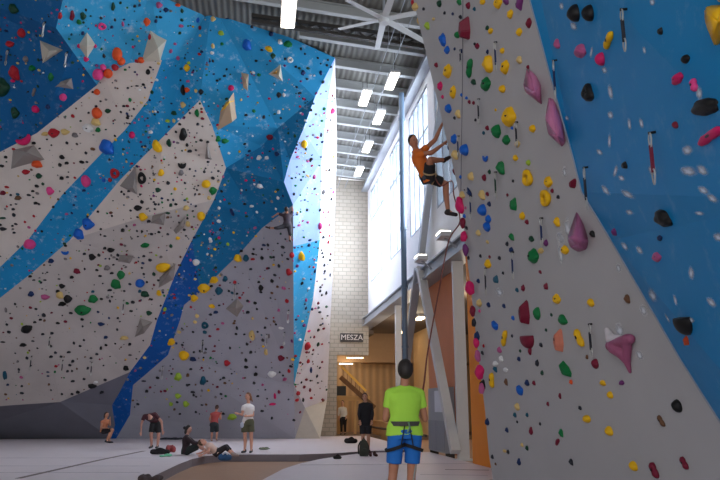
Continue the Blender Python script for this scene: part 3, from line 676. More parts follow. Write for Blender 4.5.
# -- left wall
H('''14 9 9 10 dkgreen; 22 33 7 9 red r; 10 44 8 6 red; 26 59 5 6 grey r; 32 68 9 6 green w -25; 15 73 10 14 red l; 51 77 5 8 green; 72 16 5 11 maroon; 83 16 6 8 dkgreen; 79 22 5 5 green; 86 10 3 4 dark; 60 16 4 7 red; 102 26 8 7 pink o;
101 18 4 4 dark; 112 27 4 4 navy; 113 7 4 9 dkgreen; 115 20 3 4 dark; 83 33 4 5 navy; 79 46 4 5 magenta; 95 46 4 5 magenta; 86 59 5 5 magenta; 87 50 3 4 dkgreen; 104 56 4 6 dark; 117 54 10 13 orange r; 121 61 8 8 orange r; 98 74 11 11 pink r; 103 67 6 6 pink r; 108 73 9 9 orange r; 115 67 7 6 red r;
135 6 4 4 dark; 166 10 5 5 navy; 182 11 4 6 dkgreen; 159 5 6 6 rose; 178 5 6 4 orange; 147 22 6 8 orange; 156 21 4 5 navy; 123 24 3 6 rose; 181 26 6 4 rose; 180 33 4 4 dkgreen; 151 37 6 7 red r; 156 40 8 7 orange r; 141 60 7 6 orange r; 137 61 5 4 red; 148 72 5 6 black r; 171 51 4 5 rose; 178 58 4 5 rose;
187 68 6 7 yellow; 189 63 4 4 lime; 182 20 4 4 dkgreen; 200 28 4 6 maroon; 198 20 4 6 blue; 199 4 5 4 green; 213 19 5 5 cream; 221 33 6 5 lime; 213 46 4 6 cream; 212 53 5 4 white; 228 18 6 3 navy; 213 61 3 4 dark; 222 44 4 4 green; 252 27 4 4 dark; 271 34 5 5 navy r; 247 45 9 11 blue l;
269 49 10 6 yellow w 15; 262 50 4 3 dark; 288 44 11 7 green w -10; 280 42 5 5 white; 273 56 5 6 dkgreen; 285 59 3 4 dark; 290 60 6 6 white o; 301 49 3 4 dark; 305 54 3 3 dark; 303 73 5 6 navy; 321 73 4 6 navy; 307 79 4 3 dark; 328 60 3 3 dark; 318 58 3 3 dark; 259 75 5 4 green; 331 67 3 3 dark;
3 87 14 20 dkgreen l; 13 81 6 4 magenta; 34 92 4 9 grey b 20; 63 97 7 7 pink r; 36 109 7 7 magenta r; 48 107 5 5 navy; 15 113 8 12 dkgreen j; 23 137 17 11 magenta c -25; 34 143 5 4 black; 97 92 6 6 orange r; 97 113 10 11 orange r; 96 122 9 8 cream; 54 133 10 9 red l; 45 134 7 4 cream; 65 132 8 6 cream;
88 128 13 9 white w; 108 111 6 5 dkgreen; 93 92 3 3 dark; 73 116 4 4 red; 67 143 4 4 dark; 62 157 7 5 black w; 93 149 6 4 brown; 86 153 4 4 dark; 107 147 14 15 blue l; 77 144 3 3 dark; 98 130 5 5 green; 6 157 4 4 black; 75 135 6 5 grey; 87 162 4 3 dark;
183 90 7 12 black w; 187 90 5 5 orange; 196 91 4 5 cream; 201 92 5 6 dark; 152 92 4 5 dkgreen; 183 105 5 6 cream; 174 113 6 5 dkgreen; 168 121 6 4 lime; 174 121 4 5 cream; 151 132 5 4 white; 132 135 6 7 magenta r; 157 146 11 14 yellow w -20; 183 135 8 14 black l; 169 143 7 9 dkgreen w; 197 113 6 8 green w;
198 124 4 4 dark; 190 113 3 3 dark; 187 145 4 5 black; 190 151 6 4 dark; 196 150 3 3 dark; 218 139 5 6 green; 225 141 7 5 green; 231 88 6 6 magenta r; 130 100 4 5 green; 124 106 4 3 dark; 134 109 3 3 dark; 137 86 5 2 dark; 128 88 3 3 dark; 121 112 3 3 dark; 188 130 2 2 dark; 197 133 2 2 dark;
279 95 5 6 dark; 284 95 4 5 white; 300 93 5 3 dark; 297 87 3 3 dark; 270 137 7 7 maroon r; 264 117 4 5 dark; 281 118 3 3 dark; 295 136 4 5 dkgreen; 304 144 6 8 yellow r; 306 149 3 4 dkgreen; 277 154 5 5 navy; 279 112 4 5 white; 254 111 4 4 green; 259 158 5 5 white; 267 158 5 4 white; 311 110 3 4 dark; 324 109 4 4 green; 332 111 5 5 pink;
330 120 2 3 dark; 321 135 3 6 dark; 323 82 4 4 dark; 321 157 3 2 dark; 333 157 3 3 lime; 37 164 10 8 orange l; 26 172 7 5 red; 60 165 5 5 black; 67 163 5 4 black; 82 162 6 4 black; 39 176 6 6 dkgreen; 62 178 5 5 black; 37 186 5 4 black; 43 184 4 4 dkgreen; 33 191 4 3 black; 29 195 5 3 dark; 50 191 7 8 pink l;
36 203 5 4 black; 39 204 3 3 dark; 18 198 7 5 brown; 11 195 3 3 dark; 16 204 3 2 dark; 11 205 3 2 dark; 3 193 6 5 maroon; 7 187 5 3 red; 14 215 5 5 dark; 3 218 8 3 dkgreen; 16 224 4 3 dark; 3 229 7 4 dark; 13 229 3 2 dark; 34 216 3 3 red; 25 222 3 3 red; 86 181 9 12 pink r -10; 115 173 9 10 red o; 110 180 5 5 red; 104 180 4 5 blue;
88 224 11 11 blue l; 79 234 10 11 blue l; 74 205 3 3 navy; 72 213 3 3 navy; 112 216 3 3 dark; 101 229 3 3 dark; 105 236 4 2 dark; 2 166 6 4 black; 142 178 9 13 black o; 182 163 10 8 black c; 168 183 5 5 dark; 181 173 5 6 grey; 158 190 6 5 dkgreen; 142 202 5 5 black; 138 208 8 6 black l; 161 173 6 7 yellow; 143 217 8 8 yellow; 206 184 9 8 yellow r;
213 191 7 8 green; 209 198 5 5 cream; 201 216 8 9 yellow r; 213 178 5 4 dark; 208 162 4 3 dark; 190 169 3 3 dark; 185 183 3 3 dark; 197 190 3 3 dark; 196 206 3 3 dark; 186 208 6 5 cream; 168 200 3 3 dark; 171 205 4 5 dkgreen; 155 209 3 3 dark; 151 199 3 3 dark; 123 230 5 5 black; 159 232 4 3 black; 137 231 3 3 dark; 149 221 5 4 dark; 168 213 6 3 dkgreen;
219 208 4 4 white; 232 212 5 9 navy b -20; 219 221 5 4 white; 210 239 4 4 white; 188 224 5 6 cream; 178 238 5 4 yellow; 175 189 4 4 yellow; 129 191 4 3 dark; 260 186 6 5 white; 278 198 4 4 white; 252 206 5 3 white; 257 212 3 3 white; 276 209 3 3 white; 248 167 4 3 dark; 294 194 3 4 dark; 314 177 4 6 rose; 323 192 4 6 grey; 333 192 3 3 pink; 307 210 3 4 dark;
320 210 3 4 dark; 328 212 3 3 maroon; 320 226 4 7 pink; 329 225 3 3 maroon; 323 237 4 4 dark; 329 236 3 3 red; 331 199 3 4 dark; 304 172 3 3 dark; 301 180 3 3 navy; 30 244 11 10 pink r; 65 251 8 5 blue c; 51 261 6 5 navy; 92 257 7 7 black l; 99 255 4 4 black; 111 250 7 5 black; 105 248 4 4 black; 118 255 4 4 dark; 77 271 7 6 maroon; 72 277 5 4 black;
31 294 6 6 navy; 62 286 6 5 black; 58 291 5 4 black; 68 299 8 9 black l; 62 304 8 5 black; 45 297 8 5 rose; 60 295 7 8 cream; 83 310 14 10 green l; 93 299 9 8 green l; 71 313 5 3 dark; 116 284 10 10 green l; 121 275 7 9 green l; 44 315 5 5 dark; 100 276 5 3 dark; 112 273 5 3 black; 97 270 4 3 black; 107 268 6 5 grey; 110 290 6 3 dark; 45 280 4 2 dark; 59 279 4 2 dark; 34 280 4 2 dark;
110 301 3 4 dark; 109 318 3 3 navy; 118 318 3 3 dark; 6 310 3 6 grey; 36 309 4 3 dark; 145 245 11 5 green w -20; 171 246 4 5 dkgreen; 150 260 5 4 dark; 144 256 4 3 dark; 143 263 4 3 navy; 163 267 14 9 yellow r -15; 140 283 9 8 blue r; 154 274 4 5 dkgreen; 145 294 9 7 dkgreen; 140 291 4 4 teal; 147 282 3 3 dark; 154 285 3 3 maroon; 159 293 5 6 yellow;
133 302 5 4 dark; 131 311 5 3 black; 149 313 6 5 dkgreen; 130 284 4 3 dark; 196 262 7 6 white r; 211 241 4 4 white; 228 244 4 4 lime; 195 279 4 3 cream; 204 288 11 9 yellow l; 214 280 8 7 yellow l; 194 298 7 7 yellow; 238 258 8 8 yellow l; 219 291 7 8 teal; 225 279 5 6 teal; 235 282 4 4 red; 229 291 3 3 dark; 212 306 8 4 yellow w; 216 312 6 4 navy;
191 307 3 3 red; 197 316 5 5 cream; 165 309 4 5 lime; 246 258 6 7 teal r; 262 258 5 5 black; 253 259 5 3 red; 264 245 5 3 navy; 268 245 4 4 dark; 262 249 3 3 dark; 283 247 5 4 dark; 279 266 4 5 dark; 251 269 4 3 dark; 275 275 4 3 dark; 272 281 5 5 black r; 261 288 5 7 black; 261 292 4 3 dark; 255 303 5 4 black; 248 312 5 4 dark; 257 309 3 3 dark;
292 255 5 6 red r; 289 272 6 7 red; 284 288 5 4 rose; 287 301 5 5 red; 279 310 3 4 rose; 301 256 7 10 yellow w; 297 266 4 4 purple; 302 283 4 4 black; 309 245 4 4 navy; 316 242 3 3 navy; 315 271 3 5 navy; 322 253 3 3 dark; 323 257 3 4 black; 324 265 3 4 dark; 325 279 4 2 dark; 320 291 3 4 dark; 326 293 3 5 dark; 318 303 3 4 maroon; 330 275 2 5 dark;
306 308 3 4 navy; 312 309 3 4 navy; 306 300 3 5 rose; 328 242 3 4 red; 27 329 11 9 black l -20; 22 324 3 3 lime; 35 322 4 3 black; 58 323 5 3 black; 9 332 5 4 dark; 23 345 7 4 black; 3 342 6 2 black; 27 358 4 4 dark; 43 334 4 3 dark; 33 341 4 2 dark; 101 324 7 4 navy; 106 337 5 4 navy; 84 340 3 3 dark; 80 346 4 3 dark; 69 352 5 3 dark; 74 343 3 4 dark;
106 345 4 3 black; 101 348 3 5 black; 97 354 4 3 dark; 91 358 4 3 dark; 73 361 4 4 dark; 70 365 4 3 dark; 72 371 3 3 dark; 88 368 3 4 dark; 48 372 4 2 navy; 48 376 4 2 navy; 22 386 3 3 dark; 22 393 5 3 dark; 5 375 13 4 teal b 80; 96 382 5 3 white; 92 386 9 5 black; 84 379 4 3 dark; 73 381 5 3 dark; 78 392 5 4 black; 72 394 4 3 dark; 102 392 5 4 dark; 62 394 3 3 dark;
124 338 8 4 cream; 130 344 4 4 dark; 126 368 6 6 black; 130 355 5 2 dark; 171 342 7 7 yellow; 184 355 10 9 yellow r; 193 359 7 5 navy; 205 325 7 7 teal o; 205 332 5 4 teal; 203 344 2 5 dark; 194 352 3 3 dark; 206 349 3 3 dark; 203 381 6 9 teal; 227 363 6 6 red; 237 328 3 5 black; 236 334 4 3 black; 218 329 4 3 red; 210 336 4 3 maroon; 230 348 3 4 black; 215 346 3 3 maroon;
178 377 7 8 lime; 178 396 6 5 lime; 147 391 4 4 dark; 144 381 6 2 dark; 195 322 5 4 cream; 191 369 4 3 dark; 193 392 6 3 dark; 221 394 4 3 dark; 214 351 5 2 maroon; 225 383 4 3 brown; 179 332 5 4 cream; 188 375 4 5 brown; 252 335 8 10 cream w; 247 344 4 4 black; 251 352 4 4 black; 246 360 4 5 black; 246 367 6 4 black; 256 374 5 5 black; 256 367 3 3 dark; 254 383 4 4 dark;
282 347 5 4 maroon; 281 358 7 6 maroon j; 281 328 7 3 white; 269 336 3 6 grey; 292 341 3 4 purple; 289 371 4 5 red; 285 379 5 4 rose; 275 396 3 7 magenta; 279 392 4 5 maroon; 273 404 8 3 magenta; 307 346 7 8 red; 318 330 4 4 black; 309 331 4 3 magenta; 304 325 4 4 purple; 314 337 3 4 maroon; 318 344 4 5 dkgreen; 308 361 4 5 red; 313 350 3 3 maroon;
266 352 4 7 cream; 272 374 8 6 white; 171 404 5 5 lime; 186 404 6 6 lime; 138 404 4 3 dark; 202 405 4 2 dark; 232 417 9 6 lime; 196 412 3 3 dark; 262 411 5 3 dark; 272 418 3 4 dark; 298 393 5 5 red; 304 387 4 4 maroon; 297 400 5 4 red; 310 390 3 5 maroon; 303 400 3 6 black; 300 412 3 3 maroon; 294 420 4 3 dark; 311 398 4 3 red; 317 376 3 4 dark; 311 370 3 8 navy b; 322 362 3 3 maroon; 258 396 4 3 dark; 263 340 4 4 dark''')
PANELN = {'dark blue corner': 'shaded blue corner', 'light blue top': 'light blue top panel', 'upper white band': 'upper white band', 'blue diagonal band': 'blue diagonal band', 'blue centre': 'blue centre panel',
  'blue wedge': 'blue wedge', 'white centre': 'white slab', 'broad white slab': 'white slab', 'grey foot': 'grey foot', 'blue strip': 'blue strip', 'deep blue strip': 'deep blue strip', 'grey wall': 'grey far wall',
  'blue flank': 'bright flank', 'pale flank': 'bright flank', 'beige foot': 'beige foot', 'grey foot edge': 'grey far wall', 'near grey wall': 'near grey wall', 'grey side strip': 'near grey wall', 'near blue wall': 'near blue wall'}
# landmarks used to tell holds apart: (px, py, phrase)
LM_L = [(45, 52, 'white star volume'), (87, 45, 'white diamond volume'), (153, 52, 'white folded volume'), (25, 155, 'grey volume'), (117, 55, 'orange ball pair'), (157, 146, 'yellow beak hold'), (86, 181, 'pink egg hold'),
  (84, 229, 'bright blue lump pair'), (84, 309, 'green lump pair'), (118, 280, 'upper green cluster'), (163, 267, 'yellow oval hold'), (235, 307, 'grey diamond volume'), (184, 355, 'yellow ball'), (227, 110, 'yellow ridged volume'),
  (276, 73, 'white triangle volume'), (288, 44, 'green leaf hold'), (30, 244, 'pink ball'), (301, 256, 'yellow star hold'), (182, 135, 'black lump'), (206, 184, 'yellow ball by strip'), (204, 287, 'yellow pair on edge'), (142, 178, 'black ring hold'),
  (205, 325, 'teal ring hold'), (281, 358, 'maroon scoop'), (307, 346, 'red flank hold'), (203, 381, 'low teal hold'), (27, 329, 'big black hold'), (133, 188, 'grey fin volume'), (23, 137, 'magenta crescent'), (54, 133, 'red lump'),
  (141, 330, 'lower grey volume'), (304, 144, 'yellow flank ball'), (92, 384, 'white chip'), (247, 45, 'big blue hold'), (213, 46, 'cream hold')]
LM_R = [(468, 28, 'maroon wedge'), (533, 88, 'upper pink wedge'), (554, 121, 'lower pink wedge'), (576, 232, 'purple cone'), (525, 312, 'long maroon wedge'), (526, 342, 'maroon bowl'), (619, 348, 'mauve horn'), (487, 84, 'green scoop'),
  (509, 117, 'yellow scoop'), (527, 178, 'yellow ring'), (545, 198, 'double yellow hold'), (533, 256, 'green lump'), (559, 340, 'salmon slab'), (565, 369, 'green diamond'), (579, 338, 'yellow bar'), (498, 132, 'green pair'), (471, 68, 'long green hold'),
  (484, 210, 'blue ball'), (493, 380, 'yellow bar by edge'), (677, 406, 'black oval'), (575, 13, 'black pair'), (588, 93, 'black scoop'), (661, 218, 'black knob'), (683, 326, 'black cup'), (698, 106, 'big black hold'), (609, 431, 'yellow balls'),
  (608, 40, 'yellow bar hold'), (490, 64, 'tall yellow hold'), (444, 40, 'blue hold'), (489, 222, 'blue pair'), (468, 190, 'navy crescent'), (498, 280, 'teal wedge'), (531, 431, 'maroon chip'), (676, 79, 'magenta lump')]
def where(px, py, lms, colour, self_excl=6):
    best = sorted(((px-x)**2+(py-y)**2, x, y, n) for x, y, n in lms)
    for d, x, y, n in best:
        if d > self_excl**2: break
    dx, dy = px-x, py-y
    a = math.degrees(math.atan2(-dy, dx)) % 360
    dirs = ['right of', 'above right of', 'above', 'above left of', 'left of', 'below left of', 'below', 'below right of']
    return dirs[int(((a+22.5) % 360)//45)] + ' ' + n
ranked = sorted(range(len(HOLDS)), key=lambda i: -HOLDS[i][2]*HOLDS[i][3])
single = set(ranked[:300])
recs = []
stuffM = []   # small ones joined in one mass
for i, (px, py, w_, h_, c, sh, an) in enumerate(HOLDS):
    kq = (.92 if c in ('dark', 'black', 'navy', 'dkgreen', 'maroon', 'brown') else 1.0) if px < 345 else .97
    pm = place_matrix(px + (.17*w_ if px > 500 else 0), py, w_*kq, h_*kq, an)
    if pm is None: continue
    M, p, n, panel, ww, hh = pm
    if i in single:
        big = w_*h_ > 22 or sh != 'l'
        me = hold_mesh(sh if big else 'l', c, big, i)
        o = bpy.data.objects.new('climbing_hold', me); COL.objects.link(o); o.matrix_world = M
        right = 'near' in panel or 'side strip' in panel
        recs.append([o, px, py, c, sh, panel, where(px, py, LM_R if right else LM_L, c), right, w_, h_])
        if w_*h_ > 75 and sh not in 'o':
            b = VB = None
            bm = B(); zz = {'j': .3, 'b': .36, 'w': .42, 'u': .46, 'l': .46}.get(sh, .46)
            tube(bm, [V((0, .06, zz-.06)), V((0, .06, zz+.05))], .07 if sh != 'b' else .1, 10); ob = obj('bolt', bm, M_bolt); ob.parent = o
    else:
        stuffM.append((M, c, i))
grp = {}
for r in recs:
    r.append('%s %s hold on %s, %s' % (CN.get(r[3], r[3]), KW[r[4]] if (r[8]*r[9] > 22 or r[4] != 'l') else 'small', PANELN[r[5]], r[6])); grp.setdefault(r[-1], []).append(r)
for k_, rs in grp.items():
    if len(rs) == 1: rs[0][0]['label'] = k_
    else:
        rs.sort(key=lambda r: r[2])
        names = {2: ['upper of two', 'lower of two'], 3: ['highest of three', 'middle of three', 'lowest of three']}.get(len(rs)) or ['highest', 'second highest', 'third highest', 'fourth highest', 'fifth highest', 'sixth highest', 'seventh highest', 'eighth highest', 'ninth highest', 'tenth highest'][:max(1, len(rs)-1)]+['lowest']
        for r, nm in zip(rs, names): r[0]['label'] = k_+', '+nm
seen_l = {}
for r in recs:
    l_ = r[0]['label']
    if len(l_.replace(',', '').split()) > 16: l_ = l_.replace('on '+PANELN[r[5]]+', ', '')
    l_ = l_.replace('highest of three', 'highest').replace('middle of three', 'middle one').replace('lowest of three', 'lowest').replace('upper of two', 'upper one').replace('lower of two', 'lower one') if len(l_.split()) > 16 else l_
    r[0]['label'] = l_; seen_l[l_] = seen_l.get(l_, 0)+1
for r in recs:
    r[0]['category'] = 'climbing hold'
    r[0]['group'] = ('holds on the near blue wall' if r[5] == 'near blue wall' else 'holds on the near grey wall' if r[7] else 'holds on the big left wall')
# further tiny holds scattered over the left wall
cols_w = ['dark']*6+['black']*4+['grey']*3+['brown']*2+['maroon']*2+['red', 'maroon', 'yellow', 'cream', 'green', 'dkgreen', 'navy', 'teal', 'grey', 'rose', 'brown', 'lime']
cols_b = ['dark', 'navy', 'navy', 'green', 'dkgreen', 'white', 'white', 'rose', 'magenta', 'cream', 'teal', 'grey', 'purple', 'yellow', 'red', 'black']
regions = [((0, 0, 212, 75), 150, cols_b), ((120, 60, 330, 205), 230, cols_b), ((0, 80, 160, 260), 200, cols_w), ((120, 100, 225, 300), 200, cols_w), ((0, 250, 175, 400), 190, cols_w), ((170, 210, 295, 400), 210, cols_w), ((294, 90, 335, 410), 190, cols_w), ((120, 395, 290, 425), 14, cols_w)]
for (x0, y0, x1, y1), n_, cs in regions:
    for q in range(int(n_*1.4)):
        px, py = random.uniform(x0, x1), random.uniform(y0, y1)
        if any(abs(px-h[0]) < (h[2]+2.5)/2 and abs(py-h[1]) < (h[3]+2.5)/2 for h in HOLDS): continue
        s = random.choice((1.2, 1.5, 1.8, 2.2, 2.7, 3.1)); pm = place_matrix(px, py, s*random.uniform(.8, 1.4), s, 0, 0, LEFT)
        if pm is None: continue
        if 'foot' in pm[3]: continue
        c = random.choice(cols_b if 'blue' in pm[3] else cs); stuffM.append((pm[0], c, q))
cl = sorted({c for _, c, _ in stuffM}); bm = B()
low = []
for s in range(3):
    t = B(); bmesh.ops.create_icosphere(t, subdivisions=1, radius=.5)
    for v in t.verts: v.co *= 1+.35*noise.noise(v.co*3+V((s*7, 0, 0))); v.co.z = max(-.05, v.co.z)
    low.append(([v.co.copy() for v in t.verts], [[v.index for v in f.verts] for f in t.faces])); t.free()
for M, c, q in stuffM:
    vs_, fs_ = low[q % 3]; nv = [bm.verts.new(M @ v) for v in vs_]; mi = cl.index(c)
    for f in fs_: bm.faces.new([nv[i] for i in f]).material_index = mi
tag(obj('small_climbing_holds', bm, [hm(c) for c in cl]), 'scatter of tiny many-coloured holds bolted all over the big climbing wall', 'climbing holds', None, 'stuff')

# ------------------------------------------------------------------ volumes and big features
def volume(poly, apex, prot, m, label, cat='volume', group=None, name='wall_volume', bev=.0, smooth=False, sub=0):
    pts = []; nn = V((0, 0, 0))
    for x, y in poly:
        r = hit(x, y); pts.append(r[0]-r[1]*.02); nn += r[1]
    nn.normalize()
    aps = []
    for (x, y), pr in zip(apex, prot if isinstance(prot, (list, tuple)) else [prot]*len(apex)):
        r = hit(x, y)
        p = onplane(x, y, r[0]+r[1]*pr, r[1]); aps.append(p)
    bm = B(); vb = [bm.verts.new(p) for p in pts]; va = [bm.verts.new(p) for p in aps]
    r = bmesh.ops.convex_hull(bm, input=bm.verts[:])
    g = [e for e in r['geom_interior'] if isinstance(e, bmesh.types.BMVert)]
    if g: bmesh.ops.delete(bm, geom=g, context='VERTS')
    if bev: bmesh.ops.bevel(bm, geom=bm.edges[:], offset=bev, segments=3, affect='EDGES')
    o = obj(name, bm, m, smooth=smooth)
    # keep the origin on the thing
    c = sum(pts, V((0, 0, 0)))/len(pts); o.data.transform(Matrix.Translation(-c)); o.location = c
    return tag(o, label, cat, group)
GV = 'faceted volumes on the big left wall'
Mvw = mat('volume_white', (205, 196, 178), .7, 0, .08); Mvg = mat('volume_grey', (150, 142, 138), .7, 0, .08)
volume([(39, 40), (63, 50), (42, 64)], [(49, 51)], .45, Mvw, 'white star-shaped volume on the shaded blue corner, dotted with holds', group=GV)
volume([(87, 32), (96, 45), (87, 61), (78, 46)], [(87, 46)], .4, Mvw, 'off-white diamond volume near the top left of the big wall', group=GV)
volume([(150, 30), (167, 40), (160, 62), (141, 62), (146, 50)], [(158, 48)], .5, Mvw, 'off-white folded volume at the tip of the upper white band', group=GV)
volume([(12, 150), (34, 145), (45, 160), (10, 170)], [(26, 152)], .45, Mvg, 'grey faceted volume on the left end of the upper white band', group=GV)
volume([(60, 82), (72, 78), (74, 90), (52, 88)], [(66, 84)], .25, Mvg, 'small dull volume on shaded blue wall above pink ball', group=GV)
volume([(136, 165), (137, 195), (119, 186)], [(133, 188)], .5, Mvg, 'grey fin volume on edge of blue diagonal band', group=GV)
volume([(207, 140), (212, 160), (205, 159)], [(208, 157)], .3, Mvg, 'tall thin grey fin volume below the white apex', group=GV)
volume([(234, 92), (237, 118), (217, 131), (220, 112)], [(229, 100), (232, 122)], [.4, .2], mat('volume_tan', (196, 168, 140), .7), 'tall tan ridged volume with yellow top on the blue centre', group=GV)
volume([(234, 96), (226, 102), (220, 112), (222, 114), (235, 101)], [(228, 103)], .5, hm('yellow'), 'yellow hold capping the tall tan ridged volume', 'climbing hold', 'holds on the big left wall', 'climbing_hold')
volume([(281, 63), (283, 82), (268, 74)], [(279, 76)], .45, Mvw, 'white triangle volume with orange hold on the blue centre', group=GV)
volume([(279, 68), (270, 74), (277, 76)], [(276, 72)], .5, mat('amber_hold', (214, 158, 60), .6), 'amber hold on the white triangle volume', 'climbing hold', 'holds on the big left wall', 'climbing_hold')
volume([(241, 72), (249, 74), (248, 92), (243, 88)], [(246, 80)], .3, mat('volume_tan', (196, 168, 140), .7), 'small tan triangle volume on blue centre above the yellow ridged volume', group=GV)
volume([(237, 298), (244, 306), (237, 318), (225, 309)], [(236, 308)], .3, Mvg, 'grey diamond volume in the middle of the grey far wall', group=GV)
volume([(176, 263), (174, 280), (158, 289), (159, 278)], [(168, 274)], .4, Mvg, 'grey volume beside the deep blue strip under yellow oval hold', group=GV)
volume([(140, 318), (153, 322), (144, 334), (134, 338)], [(143, 327)], .4, Mvg, 'grey volume at lower right edge of the white slab', group=GV)
volume([(152, 216), (166, 212), (164, 226), (150, 224)], [(160, 217)], .35, Mvg, 'grey faceted volume in the middle of the white slab', group=GV)
volume([(186, 216), (184, 228), (176, 235), (173, 231)], [(180, 224)], .35, Mvg, 'grey leaning volume left of the yellow ball by the blue strip', group=GV)
volume([(120, 255), (134, 256), (130, 264), (117, 262)], [(127, 258)], .3, Mvg, 'flat grey volume above the upper green cluster', group=GV)
# big mauve features on the near wall
Mrose = mat('mauve_hold', (208, 124, 168), .5, 0, .08, 4, .1)
GR = 'large mauve features on the near wall'
volume([(525, 66), (534, 73), (540, 84), (541, 106), (523, 92), (521, 84)], [(531, 78), (534, 92)], [.10, .22], Mrose, 'mauve pink wedge on near grey wall, upper of the pair', 'climbing hold', GR, 'climbing_hold', .012, True)
volume([(547, 95), (553, 98), (561, 118), (565, 142), (561, 148), (546, 134), (543, 118)], [(550, 108), (557, 136)], [.10, .24], Mrose, 'mauve pink elongated wedge on near grey wall beside blue edge', 'climbing hold', GR, 'climbing_hold', .012, True)
volume([(575, 209), (582, 222), (588, 240), (586, 250), (577, 253), (568, 248), (565, 238)], [(578, 244), (577, 236)], [.22, .24], mat('purple_hold', (178, 104, 148), .5, 0, .1, 4), 'purple cone hold on near grey wall with chalked left side', 'climbing hold', GR, 'climbing_hold', .015, True)
# horn: body with chalk-white upper part
def onwall(px, py, off):
    r = hit(px, py, RIGHT); return onplane(px, py, r[0]+r[1]*off, r[1])
HORN = []
# yellow jug at the right border
y_o = volume([(700, 8), (706, 4), (722, 3), (728, 30), (719, 44), (712, 49), (709, 38), (701, 22)], [(709, 14), (718, 22), (713, 40)], [.10, .12, .07], mat('yellow_jug', (232, 178, 6), .45, 0, .12, 5), 'big yellow tooth-shaped hold at top right border of near blue wall', 'climbing hold', None, 'climbing_hold', .012, True)
volume([(712, -6), (724, -6), (724, 4), (714, 3)], [(718, -1)], [.05], mat('beige_hold', (206, 170, 150), .6), 'beige hold cut by top right corner above the yellow tooth hold', 'climbing hold', None, 'climbing_hold', .005, True)
# arete holds (pink, red and dark) on the far edge of the near wall
for k_, (px, py, w_, h_, c) in enumerate(((432, 51, 5, 8, 'maroon'), (434, 60, 4, 5, 'dark'), (440, 76, 4, 6, 'maroon'), (442, 90, 6, 12, 'magenta'), (446, 103, 5, 9, 'pink'), (445, 114, 5, 8, 'magenta'), (448, 126, 5, 6, 'dark'), (450, 134, 5, 9, 'rose'), (451, 146, 6, 8, 'navy'),
        (455, 171, 5, 6, 'maroon'), (457, 205, 9, 15, 'magenta'), (460, 223, 5, 9, 'maroon'), (462, 237, 6, 9, 'magenta'), (465, 250, 5, 10, 'purple'), (467, 288, 8, 12, 'magenta'), (471, 311, 5, 9, 'maroon'), (474, 323, 4, 7, 'dark'), (475, 343, 5, 8, 'magenta'), (477, 356, 5, 10, 'rose'), (478, 372, 8, 12, 'magenta'), (480, 389, 5, 9, 'rose'), (411, 3, 6, 7, 'red'), (419, 20, 6, 9, 'cream'), (427, 40, 5, 8, 'maroon'))):
    # the point of the arete at this height
    path = [(x, y) for x, y in ((392,-90),(414,0),(429,42),(438,68),(443,90),(447,120),(455,165),(461,200),(465,240),(470,282),(476,335),(480,370),(485,410),(489,455))]
    for a_, b_ in zip(path, path[1:]):
        if a_[1] <= py <= b_[1]: ex = a_[0]+(b_[0]-a_[0])*(py-a_[1])/(b_[1]-a_[1])
    p = onY(ex, py, YA-.1 if py < 200 else ar_pts[0].y)
    w_, h_ = w_*1.35, h_*1.2; s = FPX/depth(p); n = V((-.8, -.55, -.1)).normalized(); upv = (V((0, 0, 1))-n*n.z).normalized(); sd = upv.cross(n)
    q = p + V((-.01, .0, 0)); ww, hh = w_/s*.95, h_/s
    Mx = Matrix(((sd.x*ww, upv.x*hh, n.x*ww, q.x), (sd.y*ww, upv.y*hh, n.y*ww, q.y), (sd.z*ww, upv.z*hh, n.z*ww, q.z), (0, 0, 0, 1)))
    o = bpy.data.objects.new('climbing_hold', hold_mesh('l', c, True, k_)); COL.objects.link(o); o.matrix_world = Mx
    tag(o, '%s hold along far edge of the near grey wall, %s from the top' % (CN.get(c, c), ['fourth', 'fifth', 'sixth', 'seventh', 'eighth', 'ninth', 'tenth', 'eleventh', 'twelfth', 'thirteenth', 'fourteenth', 'fifteenth', 'sixteenth', 'seventeenth', 'eighteenth', 'nineteenth', 'twentieth', 'twenty-first', 'twenty-second', 'twenty-third', 'twenty-fourth', 'first', 'second', 'third'][k_]), 'climbing hold', 'holds along the edge of the near wall')

